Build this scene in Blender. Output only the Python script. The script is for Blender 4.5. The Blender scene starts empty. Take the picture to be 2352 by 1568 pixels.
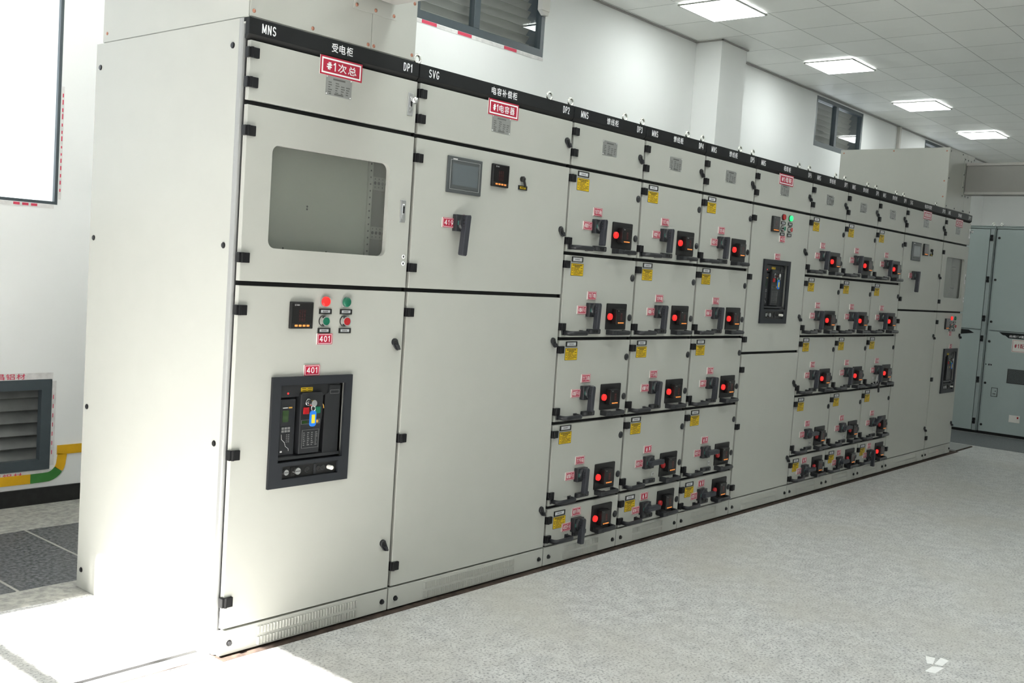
import bpy, bmesh, math, random
from mathutils import Vector, Matrix

# ------------------------------------------------------------------ camera, world, sun, exposure
scene = bpy.context.scene
COL = scene.collection
CAM = Vector((-2.03620403, -2.97181357, 1.41301153))
RX = Vector((0.6492944704562467, -0.7575848941733374, 0.06694638717149175))     # right
RY = Vector((-0.008594691509233213, -0.09532859768047677, -0.9954087551062303))  # down
RZ = Vector((0.7604885416051995, 0.6457380169888147, -0.06840753980775666))      # forward
cam = bpy.data.cameras.new('camera')
cam.sensor_width = 36.0
cam.lens = 36.0
cam.clip_start = 0.05
cam.clip_end = 200
co = bpy.data.objects.new('camera', cam)
M = Matrix((RX, -RY, -RZ)).transposed().to_4x4()
M.translation = CAM
co.matrix_world = M
COL.objects.link(co)
scene.camera = co
cam.dof.use_dof = False

scene.view_settings.view_transform = 'Standard'
scene.view_settings.look = 'None'
scene.view_settings.gamma = 1.0
scene.view_settings.exposure = 0.0
scene.view_settings.use_curve_mapping = False
scene.cycles.use_denoising = True
scene.cycles.max_bounces = 10
scene.cycles.diffuse_bounces = 6
scene.cycles.transparent_max_bounces = 12
scene.cycles.sample_clamp_indirect = 60.0

W = bpy.data.worlds.new('daylight')
W.use_nodes = True
scene.world = W
bg = W.node_tree.nodes['Background']
bg.inputs[0].default_value = (0.90, 0.95, 1.0, 1)
bg.inputs[1].default_value = 3.3

SUN_EL = math.radians(38.0)
sl = bpy.data.lights.new('sun', 'SUN')
sl.energy = 100.0
sl.angle = math.radians(0.8)
sl.color = (1.0, 0.97, 0.93)
so = bpy.data.objects.new('sun', sl)
sd = Vector((math.cos(SUN_EL), 0.0, -math.sin(SUN_EL)))
so.rotation_euler = sd.to_track_quat('-Z', 'Y').to_euler()
so.location = (-8, 0, 6)
COL.objects.link(so)

LAMP_STRENGTH = 20.0
WALL_Y, CEIL, XL, XR, YF = 2.42, 3.77, -3.2, 16.4, -5.6
WIN_L = (-1.7, 0.9, 0.90, 2.83)          # opening of the left wall: y0, y1, z0, z1

def portal(name, loc, rot, sx, sy):
    l = bpy.data.lights.new(name, 'AREA')
    l.shape = 'RECTANGLE'; l.size = sx; l.size_y = sy
    l.cycles.is_portal = True
    o = bpy.data.objects.new(name, l)
    o.location = loc; o.rotation_euler = rot
    COL.objects.link(o)
portal('daylight_portal', (XL - 0.3, (WIN_L[0] + WIN_L[1]) / 2, (WIN_L[2] + WIN_L[3]) / 2), (0, -math.pi / 2, 0), WIN_L[3] - WIN_L[2], WIN_L[1] - WIN_L[0])
portal('daylight_portal', (-0.5, WALL_Y + 0.32, 2.55), (-math.pi / 2, 0, 0), 2.1, 1.95)

# ------------------------------------------------------------------ materials
MATS = {}
def mat(name, color, rough=0.5, metal=0.0, spec=0.5, noise=0.0, nscale=6.0, emit=None, estr=0.0, coat=0.0):
    m = bpy.data.materials.new(name); m.use_nodes = True
    nt = m.node_tree; b = nt.nodes['Principled BSDF']
    b.inputs['Base Color'].default_value = (*color, 1)
    b.inputs['Roughness'].default_value = rough
    b.inputs['Metallic'].default_value = metal
    b.inputs['Specular IOR Level'].default_value = spec
    b.inputs['Coat Weight'].default_value = coat
    if emit:
        b.inputs['Emission Color'].default_value = (*emit, 1)
        b.inputs['Emission Strength'].default_value = estr
    if noise:
        tc = nt.nodes.new('ShaderNodeTexCoord'); n = nt.nodes.new('ShaderNodeTexNoise')
        n.inputs['Scale'].default_value = nscale; n.inputs['Detail'].default_value = 4
        nt.links.new(tc.outputs['Object'], n.inputs['Vector'])
        r = nt.nodes.new('ShaderNodeValToRGB')
        r.color_ramp.elements[0].position = 0.3; r.color_ramp.elements[1].position = 0.7
        r.color_ramp.elements[0].color = (*[c * (1 - noise) for c in color], 1)
        r.color_ramp.elements[1].color = (*[min(1, c * (1 + noise)) for c in color], 1)
        nt.links.new(n.outputs['Fac'], r.inputs['Fac'])
        nt.links.new(r.outputs['Color'], b.inputs['Base Color'])
    MATS[name] = m
    return m

PAINT = mat('cabinet_paint', (0.40, 0.405, 0.372), 0.42, 0, 0.4, 0.012, 9)
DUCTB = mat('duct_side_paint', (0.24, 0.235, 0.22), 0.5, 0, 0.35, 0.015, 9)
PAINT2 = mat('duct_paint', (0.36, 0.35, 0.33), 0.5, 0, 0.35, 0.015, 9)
FARP = mat('blue_grey_paint', (0.36, 0.42, 0.415), 0.45, 0, 0.4, 0.012, 9)
FARD = mat('grey_frame_paint', (0.33, 0.38, 0.38), 0.45, 0, 0.4, 0.02, 9)
GASKET = mat('black_gasket', (0.012, 0.012, 0.012), 0.75)
HEADER = mat('black_header', (0.011, 0.012, 0.0125), 0.5, 0, 0.2, 0.10, 20)
LETTER = mat('white_lettering', (0.80, 0.81, 0.82), 0.55)
PROFILE = mat('galvanised_profile', (0.30, 0.305, 0.30), 0.45, 0.15)
HINGE = mat('black_hinge', (0.008, 0.008, 0.009), 0.4, 0, 0.25)
HANDLE = mat('charcoal_plastic', (0.020, 0.021, 0.024), 0.33, 0, 0.4)
LEVER = mat('blue_grey_plastic', (0.030, 0.032, 0.040), 0.45, 0, 0.4)
DIAL = mat('dark_dial', (0.022, 0.024, 0.027), 0.4, 0, 0.5)
BLACK = mat('black_plastic', (0.010, 0.010, 0.010), 0.42, 0, 0.4)
BEZEL = mat('bezel_plastic', (0.018, 0.020, 0.024), 0.5, 0, 0.3, 0.05, 30)
BREAK = mat('breaker_plastic', (0.013, 0.014, 0.016), 0.45, 0, 0.45)
SCREEN = mat('dark_glass', (0.008, 0.007, 0.007), 0.12, 0, 0.5)
HMI = mat('panel_grey', (0.055, 0.062, 0.064), 0.5)
HMIS = mat('touch_screen', (0.10, 0.115, 0.125), 0.15, 0, 0.5)
RED = mat('sign_red', (0.40, 0.012, 0.040), 0.4, 0, 0.35)
ACRYL = mat('white_acrylic', (0.72, 0.70, 0.66), 0.4)
YELLOW = mat('label_yellow', (0.62, 0.42, 0.012), 0.5, 0, 0.3)
INK = mat('black_ink', (0.02, 0.018, 0.01), 0.6)
INKG = mat('grey_ink', (0.22, 0.22, 0.23), 0.6)
PAPER = mat('paper_insert', (0.60, 0.61, 0.63), 0.6)
PLATE = mat('engraved_plate', (0.30, 0.305, 0.295), 0.42, 0.55, 0.5)
PLINK = mat('plate_ink', (0.11, 0.11, 0.105), 0.6)
CHROME = mat('chrome', (0.75, 0.75, 0.75), 0.18, 1.0)
STEEL = mat('brushed_steel', (0.62, 0.62, 0.62), 0.32, 1.0)
ZINC = mat('zinc_eye', (0.78, 0.78, 0.74), 0.25, 1.0)
COPPER = mat('copper_screw', (0.42, 0.20, 0.14), 0.35, 0.7)
DSCREW = mat('dark_screw', (0.03, 0.03, 0.032), 0.35, 0.6)
GREEN = mat('green_lens', (0.004, 0.12, 0.065), 0.25, 0, 0.5)
REDL = mat('red_lens', (0.35, 0.012, 0.015), 0.25, 0, 0.5)
REDON = mat('red_lamp_on', (0.35, 0.008, 0.008), 0.3, 0, 0.3, emit=(1.0, 0.035, 0.03), estr=0.85)
GREENON = mat('green_lamp_on', (0.02, 0.7, 0.2), 0.3, 0, 0.5, emit=(0.02, 0.85, 0.20), estr=1.0)
ORANGE = mat('orange_button', (0.8, 0.27, 0.06), 0.4, 0, 0.4, emit=(1.0, 0.30, 0.06), estr=0.32)
DIGIT = mat('dim_red_digits', (0.05, 0.004, 0.004), 0.3, emit=(0.5, 0.012, 0.012), estr=0.10)
TEAL = mat('teal_mark', (0.07, 0.32, 0.25), 0.5)
PINK = mat('red_mark', (0.55, 0.05, 0.08), 0.5)
WHITEP = mat('white_print', (0.55, 0.55, 0.55), 0.6)
GREYP = mat('grey_print', (0.16, 0.16, 0.16), 0.6)
LCD = mat('lcd_green', (0.022, 0.05, 0.014), 0.2)
BLUETAG = mat('blue_tag', (0.01, 0.16, 0.62), 0.35, 0, 0.5)
TAGY = mat('yellow_paper', (0.75, 0.55, 0.02), 0.6)
AMBER = mat('amber_print', (0.55, 0.30, 0.05), 0.5)
FRAMEM = mat('window_frame_grey', (0.060, 0.075, 0.085), 0.4, 0, 0.5, 0.05, 20)
SLAT = mat('louvre_slat', (0.30, 0.29, 0.265), 0.55, 0, 0.4, 0.05, 5)
RUST = mat('rusty_channel', (0.055, 0.040, 0.032), 0.8, 0, 0.2, 0.5, 25)
SKIRT = mat('black_skirting', (0.014, 0.014, 0.014), 0.3, 0, 0.5, 0.4, 25)
OCHRE = mat('earth_yellow', (0.72, 0.40, 0.012), 0.5, 0, 0.4, 0.06, 20)
EGREEN = mat('earth_green', (0.05, 0.21, 0.045), 0.5, 0, 0.4, 0.1, 20)
TRUNK = mat('white_trunking', (0.62, 0.60, 0.56), 0.5, 0, 0.4, 0.02, 8)
TAPE = mat('protective_tape', (0.66, 0.64, 0.63), 0.6, 0, 0.3, 0.12, 30)
SCRAP = mat('white_tape', (0.92, 0.92, 0.91), 0.5, 0, 0.5, 0.06, 40)
TAPER = mat('tape_print', (0.62, 0.05, 0.10), 0.6)
MESH = mat('black_mesh', (0.02, 0.022, 0.022), 0.6)

def lampmat(name, color, s):
    m = bpy.data.materials.new(name); m.use_nodes = True
    nt = m.node_tree; nt.nodes.clear()
    o = nt.nodes.new('ShaderNodeOutputMaterial'); e = nt.nodes.new('ShaderNodeEmission')
    e.inputs[0].default_value = (*color, 1); e.inputs[1].default_value = s
    nt.links.new(e.outputs[0], o.inputs[0]); return m
DIFF = lampmat('led_diffuser', (0.94, 1.0, 0.975), LAMP_STRENGTH)

def glass(name, tint, gloss_rough=0.02, ior=1.5, diffuse_mix=0.0):
    m = bpy.data.materials.new(name); m.use_nodes = True
    nt = m.node_tree; nt.nodes.clear(); N = nt.nodes; L = nt.links
    o = N.new('ShaderNodeOutputMaterial'); t = N.new('ShaderNodeBsdfTransparent'); g = N.new('ShaderNodeBsdfGlossy')
    t.inputs[0].default_value = (*tint, 1); g.inputs['Roughness'].default_value = gloss_rough
    f = N.new('ShaderNodeFresnel'); f.inputs[0].default_value = ior
    gm = N.new('ShaderNodeNewGeometry'); inv = N.new('ShaderNodeMath'); inv.operation = 'SUBTRACT'; inv.inputs[0].default_value = 1.0
    L.new(gm.outputs['Backfacing'], inv.inputs[1])
    ml = N.new('ShaderNodeMath'); ml.operation = 'MULTIPLY'; L.new(f.outputs[0], ml.inputs[0]); L.new(inv.outputs[0], ml.inputs[1])
    mx = N.new('ShaderNodeMixShader'); L.new(ml.outputs[0], mx.inputs[0])
    if diffuse_mix:  # share of pale diffuse shader mixed evenly into the pane
        d = N.new('ShaderNodeBsdfDiffuse'); d.inputs[0].default_value = (0.5, 0.5, 0.47, 1)
        m2 = N.new('ShaderNodeMixShader'); m2.inputs[0].default_value = diffuse_mix
        L.new(t.outputs[0], m2.inputs[1]); L.new(d.outputs[0], m2.inputs[2]); L.new(m2.outputs[0], mx.inputs[1])
    else:
        L.new(t.outputs[0], mx.inputs[1])
    L.new(g.outputs[0], mx.inputs[2]); L.new(mx.outputs[0], o.inputs[0])
    return m
GLASS = glass('viewing_glass', (0.82, 0.84, 0.82), 0.03, 1.5, 0.10)
WGLASS = glass('window_glass', (0.92, 0.94, 0.94), 0.01, 1.7)

def wallmat():
    m = bpy.data.materials.new('white_plaster'); m.use_nodes = True
    nt = m.node_tree; N = nt.nodes; L = nt.links; b = N['Principled BSDF']
    tc = N.new('ShaderNodeTexCoord'); n = N.new('ShaderNodeTexNoise'); n.inputs['Scale'].default_value = 1.6; n.inputs['Detail'].default_value = 6
    r = N.new('ShaderNodeValToRGB'); r.color_ramp.elements[0].color = (0.77, 0.775, 0.765, 1); r.color_ramp.elements[1].color = (0.84, 0.845, 0.835, 1)
    L.new(tc.outputs['Object'], n.inputs['Vector']); L.new(n.outputs['Fac'], r.inputs[0]); L.new(r.outputs[0], b.inputs['Base Color'])
    n2 = N.new('ShaderNodeTexNoise'); n2.inputs['Scale'].default_value = 14; L.new(tc.outputs['Object'], n2.inputs['Vector'])
    bp = N.new('ShaderNodeBump'); bp.inputs['Strength'].default_value = 0.06; bp.inputs['Distance'].default_value = 0.01
    L.new(n2.outputs['Fac'], bp.inputs['Height']); L.new(bp.outputs[0], b.inputs['Normal'])
    b.inputs['Roughness'].default_value = 0.85; b.inputs['Specular IOR Level'].default_value = 0.2
    return m
WALL = wallmat()

def mth(nt, op, a, b=None, c=None):
    n = nt.nodes.new('ShaderNodeMath'); n.operation = op
    for i, v in enumerate((a, b, c)):
        if v is None: continue
        if isinstance(v, (int, float)): n.inputs[i].default_value = v
        else: nt.links.new(v, n.inputs[i])
    return n.outputs[0]

def ceilmat():
    m = bpy.data.materials.new('ceiling_tiles'); m.use_nodes = True
    nt = m.node_tree; N = nt.nodes; L = nt.links; b = N['Principled BSDF']
    g = N.new('ShaderNodeNewGeometry'); s = N.new('ShaderNodeSeparateXYZ'); L.new(g.outputs['Position'], s.inputs[0])
    u = mth(nt, 'DIVIDE', mth(nt, 'SUBTRACT', s.outputs[0], 7.985 - 0.6175 * 20), 0.6175)
    v = mth(nt, 'DIVIDE', mth(nt, 'SUBTRACT', s.outputs[1], 1.318 - 0.532 * 20), 0.532)
    fu, fv = mth(nt, 'FRACT', u), mth(nt, 'FRACT', v)
    du = mth(nt, 'ABSOLUTE', mth(nt, 'SUBTRACT', fu, 0.5)); dv = mth(nt, 'ABSOLUTE', mth(nt, 'SUBTRACT', fv, 0.5))
    edge = mth(nt, 'MAXIMUM', du, mth(nt, 'MULTIPLY', dv, 1.0))
    line = mth(nt, 'GREATER_THAN', edge, 0.4955)
    mix = N.new('ShaderNodeMix'); mix.data_type = 'RGBA'
    L.new(line, mix.inputs['Factor'])
    mix.inputs['A'].default_value = (0.93, 0.93, 0.90, 1); mix.inputs['B'].default_value = (0.20, 0.20, 0.19, 1)
    L.new(mix.outputs['Result'], b.inputs['Base Color'])
    # slack, pillowed metal tiles
    pil = mth(nt, 'MULTIPLY', mth(nt, 'MAXIMUM', mth(nt, 'ADD', du, dv), mth(nt, 'MULTIPLY', edge, 1.35)), 1.0)
    bp = N.new('ShaderNodeBump'); bp.inputs['Strength'].default_value = 0.6; bp.inputs['Distance'].default_value = 0.04
    L.new(pil, bp.inputs['Height']); L.new(bp.outputs[0], b.inputs['Normal'])
    b.inputs['Roughness'].default_value = 0.42; b.inputs['Specular IOR Level'].default_value = 0.5
    return m
CEILM = ceilmat()

def floormat(name, base, dark, scale, rough, tx, ty, ox, oy, grout, spot=0.5, stain=True, gw=0.003):
    m = bpy.data.materials.new(name); m.use_nodes = True
    nt = m.node_tree; N = nt.nodes; L = nt.links; b = N['Principled BSDF']
    g = N.new('ShaderNodeNewGeometry'); s = N.new('ShaderNodeSeparateXYZ'); L.new(g.outputs['Position'], s.inputs[0])
    n = N.new('ShaderNodeTexNoise'); n.inputs['Scale'].default_value = scale; n.inputs['Detail'].default_value = 3; n.inputs['Roughness'].default_value = 0.65
    L.new(g.outputs['Position'], n.inputs['Vector'])
    r = N.new('ShaderNodeValToRGB'); r.color_ramp.elements[0].position = 0.36; r.color_ramp.elements[1].position = spot
    r.color_ramp.elements[0].color = (*dark, 1); r.color_ramp.elements[1].color = (*base, 1)
    L.new(n.outputs['Fac'], r.inputs[0])
    col = r.outputs[0]
    if stain:
        n3 = N.new('ShaderNodeTexNoise'); n3.inputs['Scale'].default_value = 14; n3.inputs['Detail'].default_value = 5
        L.new(g.outputs['Position'], n3.inputs['Vector'])
        r3 = N.new('ShaderNodeValToRGB'); r3.color_ramp.elements[0].position = 0.35; r3.color_ramp.elements[1].position = 0.62
        r3.color_ramp.elements[0].color = (0.80, 0.80, 0.81, 1); r3.color_ramp.elements[1].color = (1, 1, 1, 1)
        L.new(n3.outputs['Fac'], r3.inputs[0])
        m3 = N.new('ShaderNodeMix'); m3.data_type = 'RGBA'; m3.blend_type = 'MULTIPLY'; m3.inputs['Factor'].default_value = 1.0
        L.new(col, m3.inputs['A']); L.new(r3.outputs[0], m3.inputs['B']); col = m3.outputs['Result']
        n2 = N.new('ShaderNodeTexNoise'); n2.inputs['Scale'].default_value = 1.1; n2.inputs['Detail'].default_value = 5
        L.new(g.outputs['Position'], n2.inputs['Vector'])
        r2 = N.new('ShaderNodeValToRGB'); r2.color_ramp.elements[0].position = 0.48; r2.color_ramp.elements[1].position = 0.72
        r2.color_ramp.elements[0].color = (0, 0, 0, 1); r2.color_ramp.elements[1].color = (0.6, 0.6, 0.6, 1)
        L.new(n2.outputs['Fac'], r2.inputs[0])
        mx = N.new('ShaderNodeMix'); mx.data_type = 'RGBA'; L.new(r2.outputs[0], mx.inputs['Factor'])
        L.new(col, mx.inputs['A']); mx.inputs['B'].default_value = (0.47, 0.45, 0.40, 1); col = mx.outputs['Result']
    fu = mth(nt, 'FRACT', mth(nt, 'DIVIDE', mth(nt, 'SUBTRACT', s.outputs[0], ox - 40 * tx), tx))
    fv = mth(nt, 'FRACT', mth(nt, 'DIVIDE', mth(nt, 'SUBTRACT', s.outputs[1], oy - 40 * ty), ty))
    lu = mth(nt, 'LESS_THAN', fu, gw / tx); lv = mth(nt, 'LESS_THAN', fv, gw / ty)
    ln = mth(nt, 'MAXIMUM', lu, lv)
    mx2 = N.new('ShaderNodeMix'); mx2.data_type = 'RGBA'; L.new(ln, mx2.inputs['Factor']); L.new(col, mx2.inputs['A'])
    mx2.inputs['B'].default_value = (*grout, 1)
    L.new(mx2.outputs['Result'], b.inputs['Base Color'])
    b.inputs['Roughness'].default_value = rough; b.inputs['Specular IOR Level'].default_value = 0.4
    return m
FLOORM = floormat('speckled_terrazzo', (0.63, 0.63, 0.615), (0.25, 0.25, 0.26), 95, 0.38, 0.56, 0.56, 2.06, -1.765, (0.52, 0.51, 0.48))
TRENCHM = floormat('flamed_granite', (0.16, 0.165, 0.17), (0.035, 0.037, 0.04), 55, 0.45, 0.41, 2.0, 0.2, 1.08, (0.36, 0.35, 0.32), 0.62, False, 0.012)
FARFL = floormat('grey_granite_strip', (0.17, 0.18, 0.19), (0.08, 0.085, 0.09), 90, 0.4, 40, 0.42, 0.0, 0.04, (0.06, 0.06, 0.06), 0.6, False)
CONC = floormat('screed_concrete', (0.42, 0.41, 0.37), (0.27, 0.27, 0.25), 30, 0.7, 60, 60, 31, 31, (0.3, 0.3, 0.3), 0.6, True)

# ------------------------------------------------------------------ lettering outlines (built-in font, fetched in one pass)
FEED = '馈线柜'
TEXTS = {}
def gather(chars, bold):
    tmp = []
    for c in chars:
        cu = bpy.data.curves.new('t', 'FONT'); cu.body = c; cu.resolution_u = 3; cu.offset = bold
        o = bpy.data.objects.new('t', cu); COL.objects.link(o); tmp.append((c, o, cu))
    dg = bpy.context.evaluated_depsgraph_get(); dg.update()
    for c, o, cu in tmp:
        ev = o.evaluated_get(dg); me = ev.to_mesh()
        vs = [(v.co.x, v.co.y) for v in me.vertices]; fs = [tuple(p.vertices) for p in me.polygons]
        ev.to_mesh_clear()
        x0 = min(v[0] for v in vs); x1 = max(v[0] for v in vs); y0 = min(v[1] for v in vs); y1 = max(v[1] for v in vs)
        TEXTS[(c, bold)] = ([((x - x0) / (x1 - x0), (y - y0) / (y1 - y0)) for x, y in vs], fs)
    for c, o, cu in tmp:
        bpy.data.objects.remove(o); bpy.data.curves.remove(cu)
CJK = sorted(set('受电柜容补偿馈线母联次总器箱备用所开关出配昌铝材'))
for bd in (0.0, 0.012, 0.028): gather(CJK, bd)
def _arc(cx, cy, rx, ry, a0, a1, n=10):
    return [(cx + rx * math.cos(math.radians(a0 + (a1 - a0) * i / n)), cy + ry * math.sin(math.radians(a0 + (a1 - a0) * i / n))) for i in range(n + 1)]
STROKE = {   # condensed sans figures: advance, then polylines in a 0..1 box
    '0': (.56, [_arc(.5, .5, .42, .5, 0, 360, 24)]),
    '1': (.46, [[(.12, .78), (.58, 1.0), (.58, 0.0)]]),
    '2': (.56, [_arc(.5, .72, .42, .28, 170, -35, 12) + [(.08, 0.0), (.95, 0.0)]]),
    '3': (.56, [_arc(.48, .74, .38, .26, 165, -80, 10) + _arc(.48, .26, .42, .26, 85, -165, 10)]),
    '4': (.58, [[(.72, 0.0), (.72, 1.0), (.05, .30), (.98, .30)]]),
    '5': (.56, [[(.88, 1.0), (.18, 1.0), (.12, .54)] + _arc(.48, .32, .42, .32, 130, -160, 12)]),
    '6': (.56, [_arc(.5, .31, .41, .31, 0, 360, 20), [(.09, .31), (.2, .68), (.62, 1.0)]]),
    '7': (.54, [[(.05, 1.0), (.94, 1.0), (.36, 0.0)]]),
    '8': (.56, [_arc(.5, .75, .36, .25, 0, 360, 18), _arc(.5, .26, .43, .26, 0, 360, 18)]),
    '9': (.56, [_arc(.5, .69, .41, .31, 0, 360, 20), [(.91, .69), (.8, .32), (.38, 0.0)]]),
    'M': (.72, [[(.06, 0.0), (.06, 1.0), (.5, .12), (.94, 1.0), (.94, 0.0)]]),
    'N': (.62, [[(.08, 0.0), (.08, 1.0), (.92, 0.0), (.92, 1.0)]]),
    'S': (.60, [_arc(.5, .75, .40, .25, 25, 250, 10) + _arc(.5, .25, .42, .25, 80, -155, 10)]),
    'V': (.62, [[(.04, 1.0), (.5, 0.0), (.96, 1.0)]]),
    'G': (.64, [_arc(.52, .5, .44, .5, 40, 325, 16) + [(.95, .42), (.56, .42)]]),
    'D': (.62, [[(.08, 0.0), (.08, 1.0), (.42, 1.0)] + _arc(.42, .5, .50, .5, 90, -90, 12) + [(.08, 0.0)]]),
    'P': (.58, [[(.08, 0.0), (.08, 1.0), (.55, 1.0)] + _arc(.55, .74, .38, .26, 90, -90, 8) + [(.08, .48)]]),
    '#': (.66, [[(.32, .06), (.44, .94)], [(.62, .06), (.74, .94)], [(.04, .34), (.92, .34)], [(.10, .66), (.98, .66)]]),
    '(': (.34, [_arc(1.1, .5, .85, .62, 130, 230, 8)]),
    ' ': (.30, []),
}
def layout(s, w, h, wt, bold):
    """quads and outlines of a string filling a w by h box; wt = stroke width as a share of h"""
    adv = [STROKE[c][0] if c in STROKE else 1.0 for c in s]; tot = sum(adv); x = 0.0; out = []
    for c, a in zip(s, adv):
        cw = w * a / tot; gx0, gx1 = x + cw * 0.07, x + cw * 0.93; x += cw
        if c in STROKE:
            t = wt * h / 2
            for pi, pl in enumerate(STROKE[c][1]):
                P = [(gx0 + t + u * (gx1 - gx0 - 2 * t), t + v * (h - 2 * t)) for u, v in pl]
                smooth = len(pl) > 8
                for si, ((ax, ay), (bx, by)) in enumerate(zip(P[:-1], P[1:])):
                    dx, dy = bx - ax, by - ay; l = math.hypot(dx, dy)
                    if l < 1e-9: continue
                    dx, dy = dx / l * t, dy / l * t; e = 0.35 if smooth else 0.75
                    q = [(ax - dx * e - dy, ay - dy * e + dx), (ax - dx * e + dy, ay - dy * e - dx), (bx + dx * e + dy, by + dy * e - dx), (bx + dx * e - dy, by + dy * e + dx)]
                    out.append((q, [(0, 1, 2, 3)], pi * 3 + si % 3))
        else:
            vs, fs = TEXTS[(c, bold)]
            out.append(([(gx0 + u * (gx1 - gx0), v * h) for u, v in vs], fs, 0))
    return out
TOPS = [['101箱', '103箱', '105箱'], ['107箱', '109箱', '111箱'], ['113箱', '115箱', '117箱'], ['119箱', '备用', '备用'], ['#1所用电', '备用', '备用']]
TOPS2 = [['102箱', '104箱', '106箱'], ['108箱', '110箱', '112箱'], ['114箱', '116箱', '118箱'], ['备用', '备用', '备用'], ['备用', '备用', '#2所用电']]

# ------------------------------------------------------------------ mesh builder
class MB:
    def __init__(self):
        self.bm = bmesh.new(); self.mats = []
    def mi(self, m):
        if m not in self.mats: self.mats.append(m)
        return self.mats.index(m)
    def box(self, x0, x1, y0, y1, z0, z1, m, bev=0.0, seg=2):
        bm = self.bm; k = self.mi(m)
        vs = [bm.verts.new((x, y, z)) for x in (x0, x1) for y in (y0, y1) for z in (z0, z1)]
        fs = [bm.faces.new([vs[i] for i in f]) for f in ((0, 1, 3, 2), (4, 6, 7, 5), (0, 4, 5, 1), (2, 3, 7, 6), (0, 2, 6, 4), (1, 5, 7, 3))]
        for f in fs: f.material_index = k
        if bev > 0:
            es = list({e for f in fs for e in f.edges})
            r = bmesh.ops.bevel(bm, geom=es, offset=bev, segments=seg, affect='EDGES', profile=0.5)
            for f in r['faces']: f.material_index = k
        return self
    def prism(self, pts, y0, y1, m, bev=0.0):
        """outline pts (x,z) extruded from y0 (front) to y1"""
        bm = self.bm; k = self.mi(m)
        a = [bm.verts.new((x, y0, z)) for x, z in pts]; b = [bm.verts.new((x, y1, z)) for x, z in pts]
        n = len(pts); fs = [bm.faces.new(a), bm.faces.new(b[::-1])]
        for i in range(n): fs.append(bm.faces.new((a[i], b[i], b[(i + 1) % n], a[(i + 1) % n])))
        for f in fs: f.material_index = k
        if bev > 0:
            r = bmesh.ops.bevel(bm, geom=list(fs[0].edges), offset=bev, segments=2, affect='EDGES', profile=0.5)
            for f in r['faces']: f.material_index = k
        return self
    def prism_axis(self, pts, a0, a1, m, axis='x'):
        """outline pts extruded along x (pts = (y,z)) or z (pts = (x,y))"""
        bm = self.bm; k = self.mi(m)
        P = (lambda p, t: (t, p[0], p[1])) if axis == 'x' else (lambda p, t: (p[0], p[1], t))
        a = [bm.verts.new(P(p, a0)) for p in pts]; b = [bm.verts.new(P(p, a1)) for p in pts]
        n = len(pts); fs = [bm.faces.new(a), bm.faces.new(b[::-1])]
        for i in range(n): fs.append(bm.faces.new((a[i], b[i], b[(i + 1) % n], a[(i + 1) % n])))
        for f in fs: f.material_index = k
        return self
    def frame(self, x0, x1, z0, z1, inner, y0, y1, m, bev=0.0):
        """rectangular plate with a hole outlined by inner (list of corner groups LL, LR, UR, UL)"""
        bm = self.bm; k = self.mi(m)
        oc = [(x0, z0), (x1, z0), (x1, z1), (x0, z1)]
        def ring(y):
            o = [bm.verts.new((x, y, z)) for x, z in oc]
            i = [[bm.verts.new((x, y, z)) for x, z in g] for g in inner]
            return o, i
        oF, iF = ring(y0); oB, iB = ring(y1); fs = []
        for (o, ii) in ((oF, iF), (oB, iB)):
            for c in range(4):
                g = ii[c]
                for j in range(len(g) - 1): fs.append(bm.faces.new((o[c], g[j + 1], g[j])))
                d = (c + 1) % 4
                fs.append(bm.faces.new((o[c], o[d], ii[d][0], g[-1])))
        fi = [v for g in iF for v in g]; bi = [v for g in iB for v in g]; n = len(fi)
        for j in range(n): fs.append(bm.faces.new((fi[j], fi[(j + 1) % n], bi[(j + 1) % n], bi[j])))
        oe = []
        for c in range(4):
            d = (c + 1) % 4; fs.append(bm.faces.new((oF[c], oB[c], oB[d], oF[d])))
        for f in fs: f.material_index = k
        if bev > 0:
            es = [e for e in {e for v in oF for e in v.link_edges} if e.verts[0] in oF and e.verts[1] in oF]
            r = bmesh.ops.bevel(bm, geom=es, offset=bev, segments=2, affect='EDGES', profile=0.5)
            for f in r['faces']: f.material_index = k
        return self
    def cyl(self, c, r, a0, a1, m, axis='y', n=24, r2=None, cap=True, c1=None):
        bm = self.bm; k = self.mi(m); r2 = r if r2 is None else r2
        def P(t, rr, ang, cc):
            u, v = cc[0] + rr * math.cos(ang), cc[1] + rr * math.sin(ang)
            return {'y': (u, t, v), 'z': (u, v, t), 'x': (t, u, v)}[axis]
        c1 = c if c1 is None else c1
        A = [bm.verts.new(P(a0, r, 2 * math.pi * i / n, c)) for i in range(n)]
        B = [bm.verts.new(P(a1, r2, 2 * math.pi * i / n, c1)) for i in range(n)]
        for i in range(n):
            f = bm.faces.new((A[i], A[(i + 1) % n], B[(i + 1) % n], B[i])); f.material_index = k; f.smooth = True
        if cap:
            for rr, t, cc in ((r, a0, c), (r2, a1, c1)):
                if rr > 1e-6:
                    f = bm.faces.new([bm.verts.new(P(t, rr, 2 * math.pi * i / n, cc)) for i in range(n)]); f.material_index = k
        return self
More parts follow.
